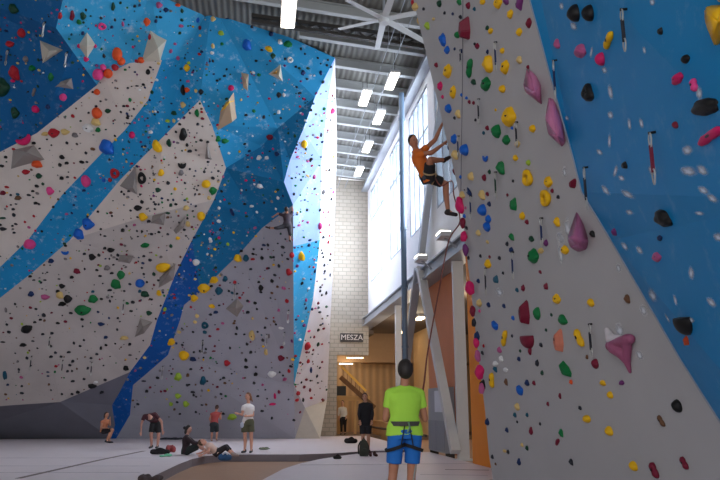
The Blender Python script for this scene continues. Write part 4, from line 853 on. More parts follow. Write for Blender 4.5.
# chalk smudges (parts of the near wall)
def chalk(px, py, w_, h_, ang=0):
    pm = place_matrix(px, py, w_, h_, ang, .006, RIGHT)
    if pm is None: return
    bm = B(); bmesh.ops.create_grid(bm, x_segments=1, y_segments=1, size=1.0)
    o = obj('chalk_mark', bm, M_chalk); M = pm[0].copy()
    for i in range(3): M[i][2] = pm[2][i]*min(pm[4], pm[5])
    o.parent = rw; o.matrix_world = M; o.matrix_parent_inverse = Matrix.Identity(4)
    o.matrix_basis = Matrix.Translation(-rw.location) @ M
for a in ((574, 26, 12, 7, 20), (592, 52, 5, 10, 15), (611, 92, 9, 12, 0), (611, 115, 9, 7, 0), (630, 124, 6, 10, 0), (642, 123, 7, 8, 0), (610, 141, 7, 11, 10), (600, 152, 10, 5, 20), (616, 171, 6, 12, 25), (653, 170, 11, 9, 0), (689, 171, 20, 9, 5), (703, 170, 14, 9, 20), (688, 150, 13, 9, -10),
        (606, 190, 14, 7, 35), (628, 194, 18, 7, 20), (622, 178, 10, 5, 10), (630, 212, 11, 5, 0), (704, 190, 13, 7, 15), (700, 213, 11, 4, 0), (713, 198, 12, 8, 15), (719, 237, 12, 8, 0), (625, 246, 11, 7, 25), (640, 250, 10, 7, 15), (692, 273, 10, 10, 30), (653, 295, 18, 12, -35), (712, 302, 12, 8, 20), (668, 318, 7, 8, -40),
        (700, 93, 9, 10, -30), (605, 70, 8, 6, 0), (645, 50, 5, 6, 0), (653, 2, 7, 6, 0), (567, 118, 8, 4, 0), (676, 300, 7, 8, 0), (692, 320, 8, 5, 0), (562, 6, 8, 6, 0), (568, 228, 9, 16, 0), (561, 238, 10, 10, 0), (561, 254, 6, 18, -10), (565, 172, 5, 9, 0), (620, 330, 10, 12, -30), (640, 355, 8, 8, 0), (644, 310, 8, 10, 0), (619, 268, 6, 8, 0), (500, 292, 10, 8, 0), (548, 120, 6, 10, 0)):
    chalk(*a)

# ------------------------------------------------------------------ quickdraws
def quickdraw(px, py0, py1, label, group, sling='dark', bigp=False, ox=.05):
    r = hit(px, py0); p, n = r[0], r[1]; s = FPX/depth(p); L_ = (py1-py0)/s*1.0; p = p + n*ox
    t = thing('quickdraw', label, 'quickdraw', p, group)
    bm = B(); tube(bm, [p-n*(ox+.02), p+n*.01], .012 if bigp else .02, 8); obj('hanger', bm, M_bolt, t)
    sidev = V((0, 0, 1)).cross(n).normalized()
    def biner(z0, z1, m):
        bm = B(); k = 12; hw = (z0-z1)*.27; pts = []
        for i in range(k+1):
            a = 2*math.pi*i/k; pts.append(p + sidev*hw*math.cos(a)*(1.0 if math.sin(a) > -.2 else .8) + V((0, 0, (z0+z1)/2 + math.sin(a)*(z0-z1)/2)))
        tube(bm, pts, .007 if bigp else .014, 6, False); obj('carabiner', bm, m, t)
    mm = mat('carabiner_alloy', (190, 190, 185), .35, .6)
    biner(0.0, -L_*.3, mm)
    bm = B(); bar(bm, p+V((0, 0, -L_*.24)), p+V((0, 0, -L_*.76)), .034 if bigp else .045, .016 if bigp else .03); obj('sling', bm, mat('sling_'+sling, CO[sling], .8), t)
    biner(-L_*.7, -L_, mm)
G = 'quickdraws on the near blue wall'
quickdraw(627, 9, 55, 'quickdraw with dark sling near the top of the near blue wall', G, 'dark', True)
quickdraw(655.5, 132, 186, 'quickdraw with dark sling in the middle of the near blue wall', G, 'maroon', True)
quickdraw(557, 60, 101, 'quickdraw hanging at the top left edge of the near blue wall', G, 'navy', True)
quickdraw(588, 167, 211, 'quickdraw hanging over the bend between blue and grey near walls', G, 'dark', True)
G = 'quickdraws on the near grey wall'
for px, a, b, c, lab in ((592, 324, 357, 'dark', 'black and white quickdraw left of the mauve horn hold'), (543, 218, 247, 'navy', 'dark quickdraw left of the purple cone hold'), (497, 42, 74, 'navy', 'dark quickdraw between two tall yellow holds'),
        (480, 99, 126, 'dark', 'dark quickdraw left of the yellow scoop hold'), (518, 122, 148, 'dark', 'dark quickdraw right of green pair below the yellow scoop'), (497, 172, 200, 'dkgreen', 'dark green quickdraw beside the tall green lump'),
        (459.5, 136, 158, 'navy', 'navy quickdraw near the climber, left of the blue ball hold'), (472, 196, 220, 'navy', 'thin navy quickdraw below the navy crescent hold'), (514, 252, 280, 'navy', 'navy quickdraw left of the green lump hold'), (487, 268, 296, 'dark', 'dark quickdraw under the yellow hold near the wall edge'), (462, 50, 66, 'dark', 'small quickdraw left of the maroon wedge')):
    quickdraw(px, a, b, lab, G, c, True, .04)
G = 'quickdraws on the big left wall'
for px, a, b, c, lab in ((46, 22, 38, 'white', 'white quickdraw above the white star volume'), (68, 52, 68, 'white', 'white quickdraw right of the white star volume'), (9, 50, 66, 'grey', 'pale quickdraw at the far left beside red hold'), (203, 340, 352, 'dark', 'dark quickdraw under the teal ring hold'),
        (235, 284, 298, 'grey', 'quickdraw above the grey diamond volume'), (267, 334, 345, 'grey', 'grey quickdraw on the grey far wall, left of two side by side'), (285, 332, 344, 'grey', 'grey quickdraw on the grey far wall, right of two side by side'), (63, 360, 372, 'dark', 'dark quickdraw low on white slab above white chip, right one'), (32, 356, 369, 'dark', 'dark quickdraw low on white slab below big black hold'),
        (50, 337, 347, 'dark', 'dark quickdraw low on white slab right of big black hold'), (92, 362, 374, 'dark', 'dark quickdraw low on white slab right of its neighbours'), (289, 310, 322, 'maroon', 'maroon quickdraw near right edge of the grey far wall'), (124, 300, 312, 'dark', 'dark quickdraw right of the upper green cluster'), (163, 366, 378, 'grey', 'quickdraw left of the lime hold beside the deep blue strip')):
    quickdraw(px, a, b, lab, G, c, False, .08)

# ------------------------------------------------------------------ people
def remesh(bm, voxel, name, m, parent=None, smooth_it=4, slots=None, picker=None):
    me = bpy.data.meshes.new(name); bm.to_mesh(me); bm.free(); o = bpy.data.objects.new(name, me); COL.objects.link(o)
    r = o.modifiers.new('r', 'REMESH'); r.mode = 'VOXEL'; r.voxel_size = voxel; r.use_smooth_shade = True
    s = o.modifiers.new('s', 'SMOOTH'); s.factor = .5; s.iterations = smooth_it
    d = bpy.context.evaluated_depsgraph_get(); d.update(); nm = bpy.data.meshes.new_from_object(o.evaluated_get(d)); bpy.data.objects.remove(o)
    nm.name = name; nm.materials.clear()
    for k in (m if isinstance(m, list) else [m]): nm.materials.append(k)
    nm.polygons.foreach_set('use_smooth', [True]*len(nm.polygons))
    o = bpy.data.objects.new(name, nm); COL.objects.link(o)
    if parent is not None:
        o.data.transform(Matrix.Translation(-parent.location)); o.parent = parent
    return o
def limb(bm, p, q, r0, r1, n=14, ends=True):
    p, q = V(p), V(q); a, b = frame(q-p); k = 5; rs = []
    for i in range(k):
        t = i/(k-1); rr = r0+(r1-r0)*t; rs.append((p.lerp(q, t), a*rr, b*rr))
    loft(bm, rs, n)
    if ends: ball(bm, p, r0, 2); ball(bm, q, r1, 2)
def hand(bm, wrist, d, palm_n, s=1.0, curl=.6, side=1):
    """palm and five fingers; d = direction of the hand, palm_n = towards the palm side"""
    d = V(d).normalized(); pn = V(palm_n); pn = (pn - d*pn.dot(d)).normalized(); w_ = d.cross(pn)*side
    c = wrist + d*.045*s
    ball(bm, c, 1, 2, (d*.052*s, w_*.042*s, pn*.017*s)); limb(bm, wrist, c, .026*s, .024*s)
    for k, (off, ln) in enumerate(((-.030, .070), (-.010, .078), (.011, .074), (.031, .058))):
        a = wrist + d*.082*s + w_*off*s; cur = curl
        dirs = [(d*math.cos(cur*f)+pn*math.sin(cur*f)) for f in (.5, 1.3, 2.0)]
        p = a
        for dd, fr_, rr in zip(dirs, (.45, .32, .23), (.0095, .009, .0082)):
            q = p + dd*ln*fr_*s; limb(bm, p, q, rr*s, rr*.93*s, 8); p = q
        limb(bm, c, a, .013*s, .0105*s, 8)
    a = wrist + d*.03*s - w_*.028*s; b = a + (d*.7-w_*.7+pn*.3)*.036*s; e = b + (d*.95-w_*.15+pn*.45)*.032*s
    limb(bm, a, b, .0125*s, .011*s, 8); limb(bm, b, e, .0105*s, .009*s, 8)
def person(label, J, facing, skin=(190, 132, 104), hair=(40, 30, 26), shirt=None, shorts=None, shoes=(30, 30, 32), s=1.0, voxel=.014, hair_style='short', sleeve=.45, leg_to=.85, tight=1.0,
           look=None, curl=.5, socks=None, loose_hem=0, hair_k=1.0, name='person', root=None, gaze_up=0):
    """J: joints in world space (head, neck, chest, pelvis, sh/el/wr/hip/kn/an x2)"""
    root_p = V(J['pelvis']) if root is None else V(root)
    t = thing(name, label, 'person', root_p, None)
    J = {k: V(v) for k, v in J.items()}
    Msk = mat('skin_%d_%d' % skin[:2], skin, .55, 0, .06, 8)
    side = (J['sh1']-J['sh0']).normalized(); up = (J['neck']-J['pelvis']).normalized(); fwd = V(facing).normalized()
    hd = look or fwd; hd = V(hd).normalized()
    headup = (J['head']-J['neck']).normalized()
    hd = (hd - headup*hd.dot(headup)*.8).normalized(); hs = headup.cross(hd).normalized()
    dep = side.cross(up).normalized()
    sw = (J['sh1']-J['sh0']).length/2; hipw = max(.07*s, (J['hip1']-J['hip0']).length/2)
    chest = J['neck'].lerp(J['pelvis'], .33); waist = J['neck'].lerp(J['pelvis'], .68); top = J['neck'].lerp(J['pelvis'], .08)
    def torso(bm, k=1.0, lo=1.0, hi=True):
        hipside = ((J['hip1']-J['hip0']).normalized() + side).normalized()
        rs = [(J['pelvis']-up*.06*s, hipside*(hipw+.085*s)*k*lo, dep*.105*s*k*lo), (J['pelvis']+up*.05*s, hipside*(hipw+.075*s)*k*lo, dep*.105*s*k*lo), (waist, side*(sw*.62+.03*s)*k, dep*.095*s*k), (chest, side*(sw*.85+.02*s)*k, dep*.118*s*k), (J['neck'].lerp(J['pelvis'], .16), side*(sw*.95)*k, dep*.10*s*k), (top, side*sw*.6, dep*.075*s*k)]
        loft(bm, rs, 20)
        for i in (0, 1): limb(bm, top, J['sh%d' % i], .06*s*k, .058*s*k)
    # body
    bm = B(); torso(bm, .96)
    limb(bm, J['neck']-up*.03*s, J['head']-headup*.03*s, .058*s, .05*s)
    ball(bm, J['head'], 1, 3, (hs*.076*s, hd*.096*s, headup*.118*s)); ball(bm, J['head']-headup*.055*s+hd*.03*s, 1, 2, (hs*.056*s, hd*.062*s, headup*.06*s))
    bmn = J['head']+hd*.094*s-headup*.018*s; limb(bm, J['head']+hd*.088*s+headup*.015*s, bmn+hd*.012*s, .009*s, .014*s, 8)
    for q in (-1, 1): ball(bm, J['head']+hs*.076*s*q-headup*.01*s, 1, 2, (hs*.012*s, hd*.02*s, headup*.03*s))
    for i in (0, 1):
        limb(bm, J['sh%d' % i], J['el%d' % i], .052*s, .041*s); limb(bm, J['el%d' % i], J['wr%d' % i], .041*s, .026*s)
        d = (J['wr%d' % i]-J['el%d' % i]).normalized(); pn = V(J.get('palm%d' % i, fwd - d*fwd.dot(d)+V((.01, 0, -.02))))
        hand(bm, J['wr%d' % i], V(J['hd%d' % i]) if 'hd%d' % i in J else d, pn, s, curl, 1 if i else -1)
        limb(bm, J['hip%d' % i], J['kn%d' % i], .088*s, .056*s); kn, an = J['kn%d' % i], J['an%d' % i]
        cal = kn.lerp(an, .3) - (V(J['toe%d' % i])-an).normalized()*.015*s if 'toe%d' % i in J else kn.lerp(an, .3)
        limb(bm, kn, cal, .055*s, .056*s); limb(bm, cal, an, .056*s, .036*s)
        toe = V(J['toe%d' % i]); limb(bm, an, an.lerp(toe, .35)-V((0, 0, .01*s)), .036*s, .034*s); limb(bm, an.lerp(toe, .2)-V((0, 0, .02*s)), toe, .034*s, .026*s)
    remesh(bm, voxel, 'body', Msk, t)
    # hair
    Mh = mat('hair_%d_%d' % hair[:2], hair, .6, 0, .25, 30, .4, 60); bm = B()
    ball(bm, J['head']+headup*.022*s-hd*.018*s, 1, 3, (hs*.086*s*hair_k, hd*.094*s*hair_k, headup*.112*s*hair_k))
    if hair_style != 'short':
        ball(bm, J['head']-headup*.05*s-hd*.05*s, 1, 2, (hs*.08*s, hd*.06*s, headup*.11*s))
    if hair_style == 'bun': ball(bm, J['head']+headup*.03*s-hd*.13*s, .05*s)
    if hair_style == 'tail': limb(bm, J['head']-hd*.1*s, J['head']-hd*.15*s-headup*.16*s, .035*s, .02*s)
    if hair_style == 'hood': limb(bm, J['neck']+up*.02*s-fwd*.05*s, J['neck']-up*.02*s+fwd*.02*s, .085*s, .08*s)
    # cut the face free: push hair vertices in front of the face inwards
    for v in bm.verts:
        q = v.co - J['head']
        if q.dot(hd) > .015*s and q.dot(headup) < .06*s: v.co -= hd*(q.dot(hd)-.012*s)
    remesh(bm, voxel*.8, 'hair', Mh, t, 3)
    # face details
    for q in (-1, 1):
        bm = B(); ball(bm, J['head']+hs*.031*s*q+hd*.089*s+headup*.012*s, 1, 2, (hs*.013*s, hd*.007*s, headup*.008*s)); obj('eye', bm, mat('eye_dark', (40, 30, 28), .3), t, True)
    bm = B(); ball(bm, J['head']+hd*.088*s-headup*.058*s, 1, 2, (hs*.024*s, hd*.008*s, headup*.007*s)); obj('mouth', bm, mat('lips', (150, 80, 74), .5), t, True)
    # clothes
    if shirt:
        bm = B(); torso(bm, 1.13*tight, 1.0)
        limb(bm, top, J['neck']+up*.0*s, .075*s, .068*s, ends=False)
        for i in (0, 1):
            a, b = J['sh%d' % i], J['el%d' % i]; ball(bm, a, .066*s)
            if sleeve <= 1: limb(bm, a, a.lerp(b, max(.05, sleeve)), .067*s, .062*s, ends=False)
            else:
                limb(bm, a, b, .067*s, .055*s); limb(bm, b, b.lerp(J['wr%d' % i], sleeve-1), .055*s, .042*s, ends=False)
        remesh(bm, voxel, 'shirt', mat('shirt_%d_%d_%d' % shirt, shirt, .8, 0, .08, 7, .25, 9), t)
    if shorts:
        bm = B(); hipside = (J['hip1']-J['hip0']).normalized(); wv = waist.lerp(J['pelvis'], .45)
        dd = hipside.cross(up).normalized()
        loft(bm, [(J['pelvis']-up*.10*s, hipside*(hipw+.10*s), dd*.125*s), (J['pelvis'], hipside*(hipw+.105*s), dd*.13*s), (wv, hipside*(hipw+.075*s), dd*.118*s)], 20)
        for i in (0, 1):
            a, b = J['hip%d' % i], J['kn%d' % i]
            if leg_to <= 1: limb(bm, a, a.lerp(b, leg_to), .108*s, (.096+loose_hem)*s, ends=False); ball(bm, a, .108*s)
            else:
                limb(bm, a, b, .106*s, .072*s); limb(bm, b, b.lerp(J['an%d' % i], leg_to-1), .072*s, .055*s, ends=False)
        remesh(bm, voxel, 'shorts' if leg_to <= 1 else 'trousers', mat('shorts_%d_%d_%d' % shorts, shorts, .8, 0, .1, 7, .25, 9), t)
    if shoes:
        for i in (0, 1):
            an, toe = J['an%d' % i], V(J['toe%d' % i]); heel = an - (toe-an).normalized()*.03*s; dn = -((J['kn%d' % i]-an).normalized())
            bm = B(); limb(bm, heel+dn*.045*s, toe+dn*.004*s, .042*s, .035*s); limb(bm, an, heel+dn*.04*s, .046*s, .044*s); remesh(bm, min(voxel, .012), 'shoe', mat('shoe_%d_%d' % shoes[:2], shoes, .6), t, 2)
    return t, J, dict(up=up, side=side, dep=dep, waist=waist, hipw=hipw)
def tz(p, **k): 
    p = V(p)
    for a, v in k.items(): setattr(p, a, v)
    return p
def rig(bx, by, feet, pts, s=1.0):
    """pts: name -> (px, py, dy) on a plane through the ground point"""
    Y = onZ(*feet).y
    return {k: onY(v[0], v[1], Y+(v[2] if len(v) > 2 else 0)) for k, v in pts.items()}, Y

# man in green tee, seen from behind
Y = onZ(405, 519).y
P = lambda x, y, d=0: onY(x, y, Y+d)
J = dict(head=P(405, 370.5, .02), neck=P(404.5, 386.5, .03), pelvis=P(404.5, 431, 0), sh0=P(390, 394, .03), sh1=P(419.5, 394, .03), el0=P(385.5, 419, .06), el1=P(425, 419, .06), wr0=P(391, 419, .32), wr1=P(420, 414, .32),
    hip0=P(396, 436, 0), hip1=P(413.5, 436, 0), kn0=P(393, 474, .03), kn1=P(411.5, 474, .02))
for k_, x in (('0', 388), ('1', 410)):
    a = onZ(x, 513); J['an'+k_] = V((a.x+ (.0), Y-.02, .09)); J['toe'+k_] = V((a.x+(-.03 if k_ == '0' else .03), Y+.15, .04))
J['palm0'] = V((0, 0, 1)); J['palm1'] = V((0, 0, 1)); J['an0'] = V((P(386, 500).x, Y-.02, .09)); J['an1'] = V((P(409, 500).x, Y-.02, .09)); J['toe0'] = J['an0']+V((-.04, .17, -.05)); J['toe1'] = J['an1']+V((.03, .17, -.05))
tb, JB, fb = person('person seen from behind in lime green tee, blue shorts and harness, belaying', J, (0, 1, 0), (178, 120, 92), (34, 26, 22), (172, 226, 72), (22, 106, 190), (60, 60, 64), 1.0, .011, leg_to=.72, look=(0, .8, .6), tight=1.08, sleeve=.55, curl=1.1, hair_k=1.16)
Mblk = mat('webbing_black', (26, 26, 28), .8)
def loop(parent, c, a, b, w_, th, name='harness_strap', m=Mblk, n=28):
    """flat strap loop around an elliptical section: a, b radii vectors"""
    bm = B(); nrm = V(a).cross(V(b)).normalized(); vs = []
    for i in range(n):
        t_ = 2*math.pi*i/n; o = V(a)*math.cos(t_)+V(b)*math.sin(t_); out = o.normalized()*th
        vs.append([bm.verts.new(V(c)+o+nrm*w_/2), bm.verts.new(V(c)+o+out+nrm*w_/2), bm.verts.new(V(c)+o+out-nrm*w_/2), bm.verts.new(V(c)+o-nrm*w_/2)])
    for i in range(n):
        for j in range(4): bm.faces.new((vs[i][j], vs[(i+1)%n][j], vs[(i+1)%n][(j+1)%4], vs[i][(j+1)%4]))
    return obj(name, bm, m, parent)
wc = JB['pelvis']+fb['up']*.09
loop(tb, wc, fb['side']*.182, V((0, .145, 0)), .055, .012, m=mat('webbing_grey', (74, 72, 66), .8))
for i, sx in ((0, -1), (1, 1)):
    a, b = JB['hip%d' % i], JB['kn%d' % i]; c = a.lerp(b, .30); ax = V((1, 0, .32*-sx)).normalized(); loop(tb, c, ax*.122, V((0, .122, 0)), .04, .01)
    bm = B(); bar(bm, V((wc.x+sx*.03, Y-.155, wc.z-.02)), V((JB['pelvis'].x+sx*.075, Y-.150, JB['pelvis'].z-.17)), .02, .01); obj('harness_strap', bm, Mblk, tb)
bm = B(); tube(bm, [V((wc.x+.015, Y-.165, wc.z+.02)), V((wc.x+.03, Y-.17, wc.z-.04)), V((wc.x+.0, Y-.168, wc.z-.1))], .012, 6); obj('carabiner', bm, mat('carabiner_green', (120, 160, 130), .3, .5), tb)

# climber in orange
YC = YA - .25
P = lambda x, y, d=0: onY(x, y, YC+d)
J = dict(head=P(413.5, 141.5, -.05), neck=P(415.5, 150, 0), pelvis=P(427, 177, .02), sh0=P(417.5, 155, -.17), sh1=P(421.5, 152, .17), el0=P(432, 152.5, -.22), wr0=P(444, 143.5, -.08), el1=P(435, 140, .15), wr1=P(441.5, 125.5, .12),
    hip0=P(429, 178, -.1), hip1=P(428, 177, .12), kn0=P(430, 160, -.38), an0=P(443.5, 160, -.12), toe0=P(449, 157.5, -.05), kn1=P(446, 184, .1), an1=P(448, 211, .1), toe1=P(456, 214.5, .1))
J['palm0'] = V((1, 0, 0)); J['palm1'] = V((1, 0, -.2))
tc_, JC, fc_ = person('person in orange tee and black shorts climbing the far edge of the near wall', J, (1, .1, .25), (176, 116, 88), (44, 32, 26), (216, 108, 32), (28, 28, 32), (40, 32, 34), 1.13, .011, leg_to=.80, look=(.1, -.9, .2), curl=1.2, sleeve=.42)
wc = JC['pelvis']+fc_['up']*.10; dp = fc_['up'].cross(fc_['side']).normalized()
Mtan = mat('webbing_tan', (176, 150, 112), .8)
loop(tc_, wc, fc_['side']*.175, dp*.135, .035, .012, m=Mtan)
for i in (0, 1):
    a, b = JC['hip%d' % i], JC['kn%d' % i]; c = a.lerp(b, .33); d = (b-a).normalized(); u, v_ = frame(d); loop(tc_, c, u*.118, v_*.118, .03, .01, m=Mtan)
bm = B(); ball(bm, JC['pelvis']-dp*.0+fc_['side']*-.2+fc_['up']*.02, .06); obj('chalk_bag', bm, mat('chalk_bag_cloth', (60, 62, 70), .8), tc_, True)
# lead rope from belayer to climber
p0 = V((JB['pelvis'].x+.02, Y+.2, JB['pelvis'].z+.1)); pts = [p0, onY(421, 398, Y+.45), onY(428, 350, Y+1.6), onY(440, 285, Y+3.0), onY(449, 240, YA-.55), onY(460, 221, YA-.35), onY(454, 196, YA-.38), onY(452, 181, YA-.34), onY(441, 186, YA-.3), JC['pelvis']+V((.13, -.05, .02))]
def smoothpts(pts, k=5):
    out = []
    for i in range(len(pts)-1):
        a, b, c, d = pts[max(i-1, 0)], pts[i], pts[i+1], pts[min(i+2, len(pts)-1)]
        for j in range(k):
            t = j/k; out.append(.5*((2*b)+(c-a)*t+(2*a-5*b+4*c-d)*t*t+(3*b-a-3*c+d)*t**3))
    return out+[pts[-1]]
bm = B(); tube(bm, smoothpts(pts), .013, 6)
tag(obj('climbing_rope', bm, mat('rope_red', (120, 62, 52), .8, 0, .3, 30)), 'thin red-brown rope running from the belayer up to the climber in orange', 'rope')
pts = [V((JB['pelvis'].x+.12, Y-.02+.2, JB['pelvis'].z+.02)), P(404, 0) if False else onY(419, 448, Y-.02), onY(415, 470, Y-.05), onY(412, 492, Y-.1), tz(onZ(412, 515), z=.014), tz(onZ(425, 520), z=.014), tz(onZ(440, 512), z=.014)]
bm = B(); tube(bm, smoothpts(pts), .012, 6)
tag(obj('climbing_rope', bm, mat('rope_pale', (150, 146, 140), .8, 0, .3, 30)), 'pale slack rope hanging from the right hip of the belayer to the mat', 'rope')

# distant people -------------------------------------------------
def stand(label, fx, fy, hpx, facing, jm, **kw):
    """jm: joints as (dx, dy) pixels relative to feet at (fx, fy)"""
    Yd = onZ(fx, fy).y
    J = {k: onY(fx+v[0], fy+v[1], Yd+(v[2] if len(v) > 2 else 0)) for k, v in jm.items()}
    return person(label, J, facing, **kw)
# standing, white top, khaki shorts: facing left
t, JW, fw_ = stand('person standing in white tee and khaki shorts with pale bag at hip', 247, 453, 63, (-.7, -.5, 0),
    dict(head=(1, -56.5), neck=(1.5, -49.5), pelvis=(1, -31), sh0=(-3.5, -46, -.12), sh1=(5.5, -46, .1), el0=(-5, -38, -.2), wr0=(-9, -39.5, -.35), el1=(6, -37.5, .05), wr1=(0, -37, -.28), hip0=(-2.3, -29, -.03), hip1=(3.8, -29, .03), kn0=(-2.0, -16), kn1=(4.2, -16), an0=(-2.2, -3), an1=(4.4, -3), toe0=(-5, -1.2, -.12), toe1=(3.2, -1.2, -.17)),
    skin=(206, 152, 130), hair=(124, 80, 52), shirt=(232, 226, 228), shorts=(92, 92, 72), shoes=(50, 46, 50), voxel=.014, s=.96, hair_style='tail', sleeve=.5, leg_to=.62, loose_hem=.02)
bm = B(); c = onY(242, 425, JW['pelvis'].y-.12); ball(bm, c, 1, 2, (V((.06, 0, 0)), V((0, .05, 0)), V((0, 0, .09)))); obj('chalk_bag', bm, mat('pale_bag', (190, 200, 222), .7), t, True)
# child-size climber walking, bare red top
stand('small far person walking in red top and dark shorts by the wall', 215, 441.2, 36, (.4, .9, 0),
    dict(head=(2, -33.5), neck=(1, -29.5), pelvis=(-1, -17.5), sh0=(-3.5, -27), sh1=(4.5, -27.5), el0=(-5.5, -22), wr0=(-3.5, -18.5, .1), el1=(5.5, -22, .1), wr1=(6, -27, .25), hip0=(-2.5, -16), hip1=(1.5, -16), kn0=(-3, -8.5, .05), kn1=(2, -9, .1), an0=(-3.5, -2), an1=(1.5, -3, -.1), toe0=(-3, -.6, .17), toe1=(2, -1, .07)),
    skin=(196, 138, 116), hair=(70, 46, 36), shirt=(176, 78, 76), shorts=(44, 52, 56), shoes=(180, 140, 120), voxel=.016, s=.9, sleeve=.05, leg_to=.9)
# bending over
stand('person bending forward in maroon top and black shorts, two figures from left wall', 152, 448.5, 38, (.3, -.9, -.4),
    dict(head=(-1.5, -30.5, -.45), neck=(-3, -33.5, -.35), pelvis=(4, -27, .12), sh0=(-7.5, -32.5, -.2), sh1=(3, -34.5, -.32), el0=(-10.5, -25, -.25), wr0=(-11, -17, -.3), el1=(9.5, -27, -.3), wr1=(10.5, -18, -.3), hip0=(1, -24), hip1=(6.5, -24), kn0=(-1, -13.5, -.06), kn1=(6.5, -13, -.03), an0=(-.5, -3), an1=(5.5, -3), toe0=(-2.5, -1, -.14), toe1=(4, -1, -.15)),
    skin=(188, 136, 120), hair=(38, 28, 28), shirt=(74, 34, 44), shorts=(30, 30, 34), shoes=(60, 56, 60), voxel=.015, s=1, sleeve=.6, leg_to=.75)
# crouching
stand('person crouching at far left in orange top and black shorts', 106, 443, 30, (.6, -.4, 0),
    dict(head=(.5, -28), neck=(-.5, -23.5), pelvis=(-2.5, -12.5, .05), sh0=(-4, -21, -.1), sh1=(2.5, -22, .1), el0=(-5, -15, -.15), wr0=(.5, -15, -.3), el1=(4, -18, .0), wr1=(4, -24, -.2), hip0=(-2.5, -11.5, -.07), hip1=(-1, -11.5, .1), kn0=(6, -13.5, -.18), kn1=(7, -13, .18), an0=(.5, -2.5, -.1), an1=(2.5, -2.5, .14), toe0=(4.5, -.8, -.2), toe1=(6.5, -.8, .08)),
    skin=(200, 140, 110), hair=(44, 30, 28), shirt=(206, 132, 96), shorts=(26, 24, 30), shoes=(56, 58, 66), voxel=.015, s=.92, sleeve=.1, leg_to=.9, hair_style='long')
# sitting, dark
stand('person sitting on the mat in dark long-sleeved top with dark bunned hair', 187, 455, 30, (1, -.15, 0),
    dict(head=(1.5, -25.5), neck=(0, -20), pelvis=(-1.5, -4.2), sh0=(-1, -17.5, -.17), sh1=(1, -17.5, .17), el0=(6, -12, -.2), wr0=(13, -11, -.14), el1=(7, -12.5, .2), wr1=(14, -11.5, .14), hip0=(0, -3.6, -.1), hip1=(0, -3.6, .1), kn0=(12, -11, -.13), kn1=(12, -9, .15), an0=(20, -3, -.13), an1=(20, -3, .15), toe0=(24, -1.5, -.16), toe1=(24, -1.5, .17)),
    skin=(196, 150, 136), hair=(28, 22, 26), shirt=(44, 26, 34), shorts=(26, 36, 36), shoes=None, voxel=.014, s=.95, sleeve=1.7, leg_to=.9, hair_style='bun')
# reclining
stand('person reclining on the mat in pale top and dark trousers, right of seated person', 212, 456.5, 20, (.7, -.3, .6),
    dict(head=(-9.5, -14.2, .1), neck=(-5.5, -12, .08), pelvis=(4.5, -4.5), sh0=(-3, -11.5, -.15), sh1=(-4, -11.8, .2), el0=(-3.5, -5, -.3), wr0=(-9, -2.2, -.32), el1=(-6, -6, .3), wr1=(-11, -4, .3), hip0=(5.5, -4, -.1), hip1=(5.5, -4, .1), kn0=(13, -9.5, -.1), kn1=(14.5, -10, .14), an0=(20, -3, -.12), an1=(22, -3, .14), toe0=(24, -1.3, -.16), toe1=(26, -1.3, .14)),
    skin=(214, 158, 138), hair=(92, 66, 46), shirt=(222, 190, 178), shorts=(38, 34, 42), shoes=(170, 150, 146), voxel=.014, s=.95, sleeve=.5, leg_to=1.55)
# through the doorway
stand('far person in white top and black trousers standing in the doorway room', 342.5, 434.6, 36, (-.6, -.8, 0),
    dict(head=(0, -32), neck=(0, -28), pelvis=(1, -16), sh0=(-3.2, -26), sh1=(3.2, -26), el0=(-4, -21), wr0=(-3.5, -16, -.1), el1=(4, -21), wr1=(3.5, -17, -.1), hip0=(-1, -15), hip1=(2.4, -15), kn0=(-1, -8.5), kn1=(2.6, -8.5), an0=(-1, -2), an1=(2.8, -2), toe0=(-2, -.6, -.16), toe1=(2, -.6, -.17)),
    skin=(196, 148, 120), hair=(50, 36, 28), shirt=(214, 210, 200), shorts=(26, 24, 24), voxel=.016, s=.95, sleeve=1.5, leg_to=1.9)
stand('person standing in black hoodie and dark shorts beyond the backpack', 365.5, 452, 60, (-.3, -1, 0),
    dict(head=(-.5, -55, 0), neck=(0, -49.5), pelvis=(0, -29), sh0=(-5, -46.5), sh1=(5.5, -46.5), el0=(-6.5, -38, -.05), wr0=(-5.5, -30.5, -.14), el1=(7, -38, -.05), wr1=(6, -30.5, -.14), hip0=(-2.8, -27.5), hip1=(3, -27.5), kn0=(-2.6, -15), kn1=(3, -15), an0=(-2.6, -3.4), an1=(3.1, -3.4), toe0=(-3.5, -1.2, -.16), toe1=(4, -1.2, -.17)),
    skin=(186, 138, 114), hair=(60, 44, 36), shirt=(20, 20, 28), shorts=(30, 30, 38), voxel=.014, s=.98, sleeve=1.85, leg_to=.75, tight=1.14)
# climber hanging near the top corner of the grey far wall
r = hit(287, 214); Yc = r[0].y - .45
P = lambda x, y, d=0: onY(x, y, Yc+d)
person('far climber in dark clothes clinging at the top corner of the grey far wall',
    dict(head=P(286.5, 209.5, -.1), neck=P(287, 213), pelvis=P(287, 225, .05), sh0=P(283.5, 215.5, 0), sh1=P(290.5, 215.5, .05), el0=P(278, 213.5, .08), wr0=P(274, 216, .2), el1=P(293, 210.5, .1), wr1=P(292, 205, .2), hip0=P(285, 226, .05), hip1=P(289, 226, .08), kn0=P(277.5, 228, -.05), an0=P(270, 228, .2), toe0=P(266, 227, .3), kn1=P(290, 233, -.1), an1=P(290, 240, .2), toe1=P(291, 241.5, .34)),
    (0, 1, .3), (190, 136, 110), (48, 36, 32), (58, 44, 54), (44, 40, 48), (60, 50, 50), .9, .018, sleeve=.8, leg_to=1.4)

